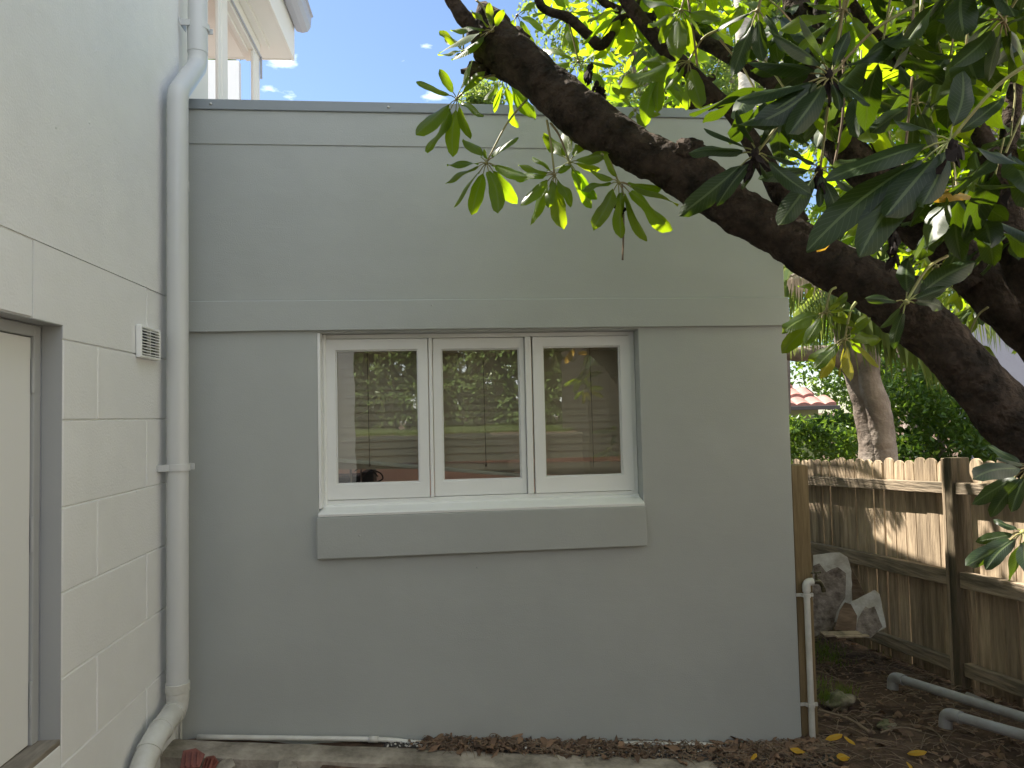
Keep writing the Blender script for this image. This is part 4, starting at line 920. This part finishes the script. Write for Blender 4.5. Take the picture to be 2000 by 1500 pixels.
# random fill of the crown: rosettes in the air round the limbs
line = [(700, -400), (930, -30), (1050, 90), (1350, 265), (1560, 400), (1700, 480), (1800, 560), (2000, 700), (2400, 1000)]
def tl(px):
    for (a, b), (c, d) in zip(line, line[1:]):
        if a <= px < c: return b+(d-b)*(px-a)/(c-a)
    return -999 if px < 700 else 1000
def rosette(H, L_, n, axis, wr=.29, M_=None):
    M_ = M_ or crown; axis = axis.normalized(); u = axis.orthogonal().normalized(); v = axis.cross(u); a0 = ru(0, 6.28)
    for k in range(n):
        a = a0+2*math.pi*k/n+ru(-.15, .15); o = u*math.cos(a)+v*math.sin(a); dr_ = ru(.25, .75)
        d = (o+axis*dr_*.5+Vector((0, 0, -dr_*.8))).normalized(); ln = L_*ru(.75, 1.1)
        leaflet(M_, H, H+d*ln, ln*wr*ru(.85, 1.15), Vector((0, 0, 1))*.9+o*.5, droop=ru(.02, .18), n=7, stem=.22, fold=ru(.05, .4))
    S_ = H-axis*0+Vector((ru(-.08, .08), ru(-.08, .08), ru(.12, .26)))
    pet.tube([S_, (S_+H)/2+Vector((.01, 0, 0)), H], .0024, 4, cap=False)
def fill(N_, bx, test, Lr=(.15, .21), n_=(6, 7, 8, 9), dk_=.3):
    cnt = tries = 0
    while cnt < N_ and tries < 80000:
        tries += 1; p = Vector([ru(*b) for b in bx]); pr = proj(p)
        if pr is None or (p.y > -.15 and p.z < 3.0 and p.x < 2.9): continue
        if not test(p, pr): continue
        if 1400 < pr[0] < 1500 and -60 < pr[1] < 235 and rnd() < .85: continue
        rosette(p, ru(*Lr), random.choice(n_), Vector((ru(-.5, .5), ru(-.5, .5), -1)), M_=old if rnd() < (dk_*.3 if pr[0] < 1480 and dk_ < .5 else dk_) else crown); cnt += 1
def t_back(p, pr):
    px, py, d = pr; reach = .2*FPX/d
    if px < 985 and py > -160: return False
    if px > 2150 or py < -350: return False
    if p.y > 0 and p.x < 2.75: return px > 1010+reach and py < 260 and rnd() < .6
    return py+reach < tl(px)-6 if px < 1600 else py < tl(px)-20
def t_over(p, pr):
    px, py, d = pr; return py+.2*FPX/max(d, .3) < -20
def t_mid(p, pr):
    px, py, d = pr; return 1380 < px < 2100 and py < 420-(1700-px)*.25 and d > 1.15 and py < tl(px)-120
fill(540, ((1.3, 4.8), (-1.1, 1.5), (1.9, 4.3)), t_back)
fill(150, ((1.0, 2.8), (-2.4, -1.25), (2.7, 3.6)), t_over, dk_=.9)  # unseen leaves overhead, added to shade the near ones
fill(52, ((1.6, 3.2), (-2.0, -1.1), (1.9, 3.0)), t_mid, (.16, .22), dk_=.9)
crown.build('crown', LEAF, ut, smooth=True); old.build('shaded_leaves', LEAFD, ut, smooth=True); pet.build('leaf_stalks', PETI, ut, smooth=True)
yel.build('yellow_leaf', LEAFY, ut, smooth=True); yog.build('yellowing_leaf', LEAFO, ut, smooth=True)
base_at(ut, at(2500, 1750, 1.62))

# =================================================================== BEYOND THE FENCE AND ROOF
def box_cloud(c, r, hollow=.55):
    def fn():
        while True:
            v = Vector((ru(-1, 1), ru(-1, 1), ru(-1, 1))); l = v.length
            if l > 1 or l < hollow*rnd(): continue
            n_ = noise.noise(Vector((v.x*2+c[0], v.y*2, v.z*2+c[2])))
            if n_ < -.12: continue
            k = 1+.25*n_
            return Vector((c[0]+v.x*r[0]*k, c[1]+v.y*r[1]*k, c[2]+v.z*r[2]*k))
    return fn
# clipped hedge
hgd = 6.6; a = at(1540, 822, hgd); b = at(1672, 822, hgd); zb_ = -.35
h = leaf_cloud('clipped_hedge', hedge_pts(a.x-.9, b.x, a.y-.1, a.y+1.0, zb_, a.z-.10, 3, .08), 12000, .06, LEAFH); tag(h, 'dense clipped green hedge just beyond the fence left of the twisted trunk', 'hedge')
# big shrub right of trunk
c = at(1835, 850, 7.2); sh = thing('leafy_shrub', 'tall loose green shrub beyond the fence right of the twisted trunk', 'shrub')
leaf_cloud('foliage', box_cloud((c.x, c.y, c.z-.15), (.72, .6, .95), .6), 11000, .075, LEAFH, sh); M = MB(); M.tube([(c.x, c.y, -.4), (c.x+.02, c.y, c.z)], [.05, .03], 8); M.build('stem', BARKF, sh); base_at(sh, (c.x, c.y, -.35))
c = at(1600, 790, 10); sh = thing('leafy_shrub', 'dark leafy shrub in front of the sage green house wall', 'shrub')
leaf_cloud('foliage', box_cloud((c.x+.25, c.y, c.z-.42), (.42, .4, .30), .5), 2600, .08, LEAFH, sh); leaf_cloud('foliage', box_cloud((c.x-.45, c.y, c.z-.28), (.4, .3, .13), .4), 800, .07, LEAFH, sh)
# twisted trunk palm-like tree
tt = thing('frond_tree', 'tree with twisted grey trunk and drooping fronds beyond the fence', 'tree')
D0 = 6.0; M = MB()
for pts in ([(1715, 1080, D0, 80), (1712, 900, D0, 66), (1705, 830, D0, 60), (1690, 770, D0, 58), (1672, 710, D0, 58), (1655, 660, D0, 50), (1640, 600, D0, 40)],
            [(1728, 1080, D0-.05, 60), (1724, 900, D0-.06, 52), (1722, 850, D0-.08, 48), (1712, 790, D0-.1, 46), (1696, 730, D0-.1, 44), (1700, 670, D0, 36), (1712, 600, D0, 30)],
            [(1690, 745, D0, 44), (1640, 700, D0, 36), (1590, 690, D0, 30), (1540, 690, D0, 28), (1480, 660, D0, 26)]):
    tube_px(M, pts, 18, .12, 5, 9)
M.build('trunk', BARKF, tt, smooth=True)
def frond(A, B, C_, leaf, n, mt, sag=1.0, wid=.022):
    """rachis A-B-C (bezier) with leaflets that hang"""
    M = MB(); pts = []
    for i in range(n+1):
        t = i/n; pts.append(A*(1-t)**2+B*2*t*(1-t)+C_*t*t)
    M.tube(pts[::3] if len(pts) > 6 else pts, .012, 6)
    for i in range(2, n+1):
        t = i/n; p = pts[i]; tan = (pts[i]-pts[i-1]).normalized(); side = tan.cross(Vector((0, 0, 1))).normalized()
        for sg in (-1, 1):
            ln = leaf*(math.sin(math.pi*min(1, t*.85+.12))**.6)*ru(.85, 1.1)
            e = p+side*sg*ln*ru(.12, .3)+tan*ln*ru(.15, .35)+Vector((0, 0, -ln*sag*ru(.8, 1)))
            mid = p+side*sg*ln*.22+tan*ln*.15+Vector((0, 0, -ln*.25))
            i0 = len(M.v); w_ = wid*ru(.7, 1.2); wv = tan*w_
            for (q, k) in ((p, .4), (mid, 1), (mid.lerp(e, .5), .85), (e, .08)): M.v += [q-wv*k*.5, q+wv*k*.5]
            for k in range(3): a = i0+2*k; M.face([a, a+1, a+3, a+2])
    return M
fs = [((1600, 560, 5.6), (1730, 470, 5.3), (1870, 690, 5.0), .66, 50, PALML, .055), ((1620, 540, 5.5), (1720, 480, 5.4), (1830, 600, 5.3), .7, 44, PALML, .05), ((1640, 560, 5.9), (1740, 520, 5.8), (1800, 640, 5.7), .55, 36, PALML, .034), ((1660, 560, 5.8), (1640, 500, 5.5), (1560, 600, 5.2), .55, 34, PALML, .03), ((1640, 540, 6.0), (1560, 470, 6.0), (1490, 560, 6.0), .55, 34, PALML, .03), ((1700, 500, 6.3), (1560, 430, 6.2), (1500, 520, 6.1), .45, 34, PALMD, .03), ((1640, 540, 5.7), (1600, 500, 5.4), (1545, 540, 5.2), .30, 30, PALMD, .025), ((1700, 560, 6.1), (1850, 450, 6.1), (1960, 640, 6.1), .6, 34, PALML, .03), ((1700, 540, 6.4), (1740, 380, 6.4), (1700, 420, 6), .5, 26, PALML, .03), ((1660, 560, 5.7), (1640, 540, 5.4), (1740, 600, 5.2), .62, 40, PALML, .045), ((1640, 590, 5.8), (1600, 560, 5.5), (1548, 640, 5.2), .42, 34, PALML, .04)]
for (A, B, C_, lf, n_, mt_, w_) in fs: frond(at(*A), at(*B), at(*C_), lf, n_, mt_, 1.0, w_).build('frond', mt_, tt)
for (pa, pc, ha, zq, lf, sg_) in ((1592, 1760, 1.05, 3.02, .55, .35), (1600, 1700, .9, 3.2, .5, .5)) :       # fronds that reach over the roof and rake their shade across the palings
    qa = fence_pt(pa)+Vector((0, 0, ha)); qc = fence_pt(pc)+Vector((0, 0, ha)); qa = qa+SUN*((zq-qa.z)/SUN.z); qc = qc+SUN*((zq-qc.z)/SUN.z)
    frond(qa+(qa-qc)*.6+Vector((0, 0, .05)), (qa+qc)/2+Vector((0, 0, .3)), qc, lf, 40, PALML, sg_, .03).build('frond', PALML, tt)
base_at(tt, at(1715, 1060, D0))
# neighbour house with red tiles
nh_ = thing('tiled_roof_house', 'low sage green house with red tiled roof behind the clipped hedge', 'house')
d = 14.0; e0 = at(1300, 795, d); e1 = at(1652, 793, d); t0 = at(1300, 740, d+2.2)
ez = e1.z
M = MB(); M.box((e0.x-3, e0.y+.25, -1), (e1.x-.25, e0.y+5, ez-.02)); M.build('wall', GREENW, nh_)
M = MB(); x = e0.x-3; nrow = 7; pit = .62
rows = [(e0.y+.30*k, ez+.30*pit*k) for k in range(nrow+5)]
ncol = int((e1.x+.1-(e0.x-3))/.05)
for k in range(len(rows)-1):
    (ya, za), (yb, zb2) = rows[k], rows[k+1]; i0 = len(M.v)
    for c_ in range(ncol+1):
        xx_ = x+c_*.05; u = (c_*.05/.30) % 1; zz = .045*abs(math.sin(math.pi*u))
        hip = max(0, xx_-(e1.x-.30*k))                          # hip at the right end
        M.v += [Vector((xx_-hip, ya, za+.05+zz)), Vector((xx_-hip, yb+.03, zb2+.01+zz)), Vector((xx_-hip, ya, za+zz*.3))]
    for c_ in range(ncol): a = i0+3*c_; M.face([a, a+3, a+4, a+1]); M.face([a+2, a+5, a+3, a])
M.build('roof', TILE, nh_)
M = MB(); M.box((e0.x-3, e0.y-.06, ez-.06), (e1.x+.05, e0.y+.05, ez+.02)); M.build('gutter', mat('dark_gutter', (.10, .10, .10), .5), nh_, bevel=.01)
base_at(nh_, (e0.x, e0.y, -1))
# lavender rendered neighbour
nb = thing('rendered_neighbour_building', 'tall lavender grey rendered building at far right beyond the fence', 'building')
a = at(1878, 895, 7.9); M = MB(); v_ = Vector((a.x-CAM.x, a.y-CAM.y, 0)).normalized(); v_.rotate(Matrix.Rotation(R(-4), 3, 'Z')); M.prism([(a.x, a.y, -.8), (a.x+6, a.y, -.8), (a.x+6+v_.x*5, a.y+v_.y*5, -.8), (a.x+v_.x*5, a.y+v_.y*5, -.8)], (0, 0, 5.4)); M.build('wall', LAV, nb, bevel=.01)
M = MB(); M.prism([(a.x-.1, a.y-.12, 4.601), (a.x+6.1, a.y-.12, 4.601), (a.x+6.1+v_.x*5, a.y+v_.y*5.1, 4.601), (a.x-.1+v_.x*5.1, a.y+v_.y*5.1, 4.601)], (0, 0, .15)); M.build('roof_edge', WHITEW, nb)
q = at(1765, 90, 8); M = MB(); M.box((a.x+.55, a.y-.012, 3.2), (a.x+1.6, a.y-.0005, 4.2)); M.build('window', GLASS, nb)
base_at(nb, (a.x, a.y, -.5))
# ringed palm trunk above the roof
pt = thing('palm_tree', 'tall pale ringed palm trunk rising behind the outbuilding roof', 'palm tree')
pb_ = at(1462, 210, 7.0); M = MB(); P = []; Rr = []
for k in range(61):
    z = -.4+k*.16; P.append(Vector((pb_.x-.035*(z-3.8)*.4, pb_.y, z))); Rr.append(.095+.006*(k % 2)+.004*math.sin(k*1.7)-.0006*k)
M.tube(P, Rr, 20, True, .05, 1, 4); M.build('trunk', PALMB, pt, smooth=True)
top = P[-1]
for k in range(9):
    a = k*.7; dv = Vector((math.cos(a), math.sin(a), 0)); frond(top, top+dv*.9+Vector((0, 0, .9)), top+dv*2.0+Vector((0, 0, -.3)), .55, 30, PALML, .9, .035).build('frond', PALML, pt)
base_at(pt, P[0])
# far leafy trees
def far_tree(label, cx_, cy_, d, rx, rz, count, size, mt_=LEAFT, kind='leafy_tree', lob=9, trunk=True):
    t_ = thing(kind, label, 'tree', None); c = at(cx_, cy_, d); M = MB()
    zt2 = c.z
    M.tube([(c.x, c.y, -.5), (c.x+.1, c.y, zt2*.5), (c.x, c.y, zt2)], [.16, .12, .06], 10, True, .1, 3)
    tot = []
    for k in range(lob):
        a = ru(0, 6.28); v = Vector((math.cos(a)*ru(.2, .75), math.sin(a)*ru(.2, .75), ru(-.7, .75)))
        q = Vector((c.x+v.x*rx, c.y+v.y*rx*.6, c.z+v.z*rz)); tot.append((q, ru(.32, .55)))
        M.tube([(c.x, c.y, min(c.z-rz*.7, q.z)), (Vector((c.x, c.y, c.z))+q)/2+Vector((0, 0, -.1)), q], [.06, .035, .012], 6, False, .1, 3)
    M.build('trunk', BARKF, t_, smooth=True)
    fns = [box_cloud(tuple(q), (rx*s_, rx*s_*.7, rz*s_), .5) for q, s_ in tot]
    leaf_cloud('crown', lambda: random.choice(fns)(), count, size, mt_, t_); base_at(t_, (c.x, c.y, -.5)); return t_
far_tree('tall airy green tree above the parapet right of the sky gap', 1270, 60, 9.5, 2.0, 1.9, 15000, .085, lob=13)
far_tree('leafy tree behind the pale ringed palm trunk', 1490, 90, 10.5, 2.2, 2.3, 13000, .09, lob=13)
far_tree('dark leafy tree behind the twisted trunk and its fronds', 1760, 560, 11.5, 2.2, 1.8, 12000, .10, LEAFH, lob=12)
far_tree('bright leafy tree at the upper right behind the umbrella tree', 1900, 240, 9.0, 2.0, 2.0, 12000, .09, lob=12)
far_tree('small tree seen through the sunroom windows', 425, 120, 17, .75, 1.2, 5000, .09, lob=6)
far_tree('low tree top just above the parapet beside the umbrella tree', 935, 205, 14, .9, .5, 4000, .08, lob=6)
far_tree('very dark broad tree closing the view behind the tiled roof house', 1722, 600, 18.5, 4.6, 3.6, 17000, .17, LEAFH, lob=16)
# white building seen through sunroom
wb = MB(); a = at(400, 116, 11); b = at(465, 116, 11); wb.box((a.x-3, a.y, -.5), (b.x, a.y+.12, a.z)); tag(wb.build('white_building', WHITEW, bevel=.01), 'bright white block building seen through the sunroom glass', 'building')

# behind the camera (mirrored in the glass)
h = leaf_cloud('garden_hedge', hedge_pts(-1.2, 4.2, -12.6, -11.4, 1.2, 4.9, 9, .35), 40000, .12, LEAFG); tag(h, 'tall sunlit hedge mirrored in the left and middle panes', 'hedge')
M = MB(); M.box((-8, -7.2, -.3), (12, -6.78, 1.2)); tag(M.build('retaining_wall', mat('dark_brick_wall', (.07, .06, .05), .85, .2, var=.4, vscale=6, bump=.5, bscale=12), bevel=.01), 'low dark retaining wall mirrored in the window panes', 'wall')

M = MB()
for i in range(17):
    for j in range(10):
        x = -1.3+i*.33; z = 1.1+j*.4; M.tube([(x, -12.1, z), (x+ru(-.4, .4), -12.0+ru(-.3, .3), z+.5)], ru(.13, .24), 7, True, .4, 1, i+j)
M.build('dark_core', mat('dark_hedge_core', (.03, .025, .018), .9, .1), h)  # dark filler added to block bright sky gaps in the mirrored hedge
M = MB(); M.box((3.1, -8.6, -.3), (6.2, -6.4, 3.3)); M.box((3.0, -8.7, 3.301), (6.3, -6.3, 3.38))  # shed added so the right pane mirrors something dark
for k in range(20): M.box((3.1+k*.155, -6.399, -.3), (3.1+k*.155+.012, -6.385, 3.3))
tag(M.build('added_dark_shed', mat('added_shed_timber', (.035, .028, .022), .7, .3, var=.4, vscale=4)), 'dark shed added behind the camera to darken the right pane reflection', 'shed')
M = MB(); M.box((6.2, -9.5, -.4), (6.5, 1.2, 4.8)); tag(M.build('bounce_wall', mat('cream_bounce_wall', (.84, .79, .68), .8, .2, var=.1, vscale=2, bump=.3, bscale=30)), 'unseen cream wall added out to the right to bounce sunlight', 'wall')  # added out of view as a warm reflector for the shaded walls

M = MB(); M.box((.4, -6.75, -.05), (6.19, -3.25, .06)); tag(M.build('bounce_paving', mat('pale_bounce_paving', (.26, .24, .21), .8, .2, var=.2, vscale=3, bump=.3, bscale=40), bevel=.01), kind='structure')  # unseen paving added to bounce sunlight onto the walls
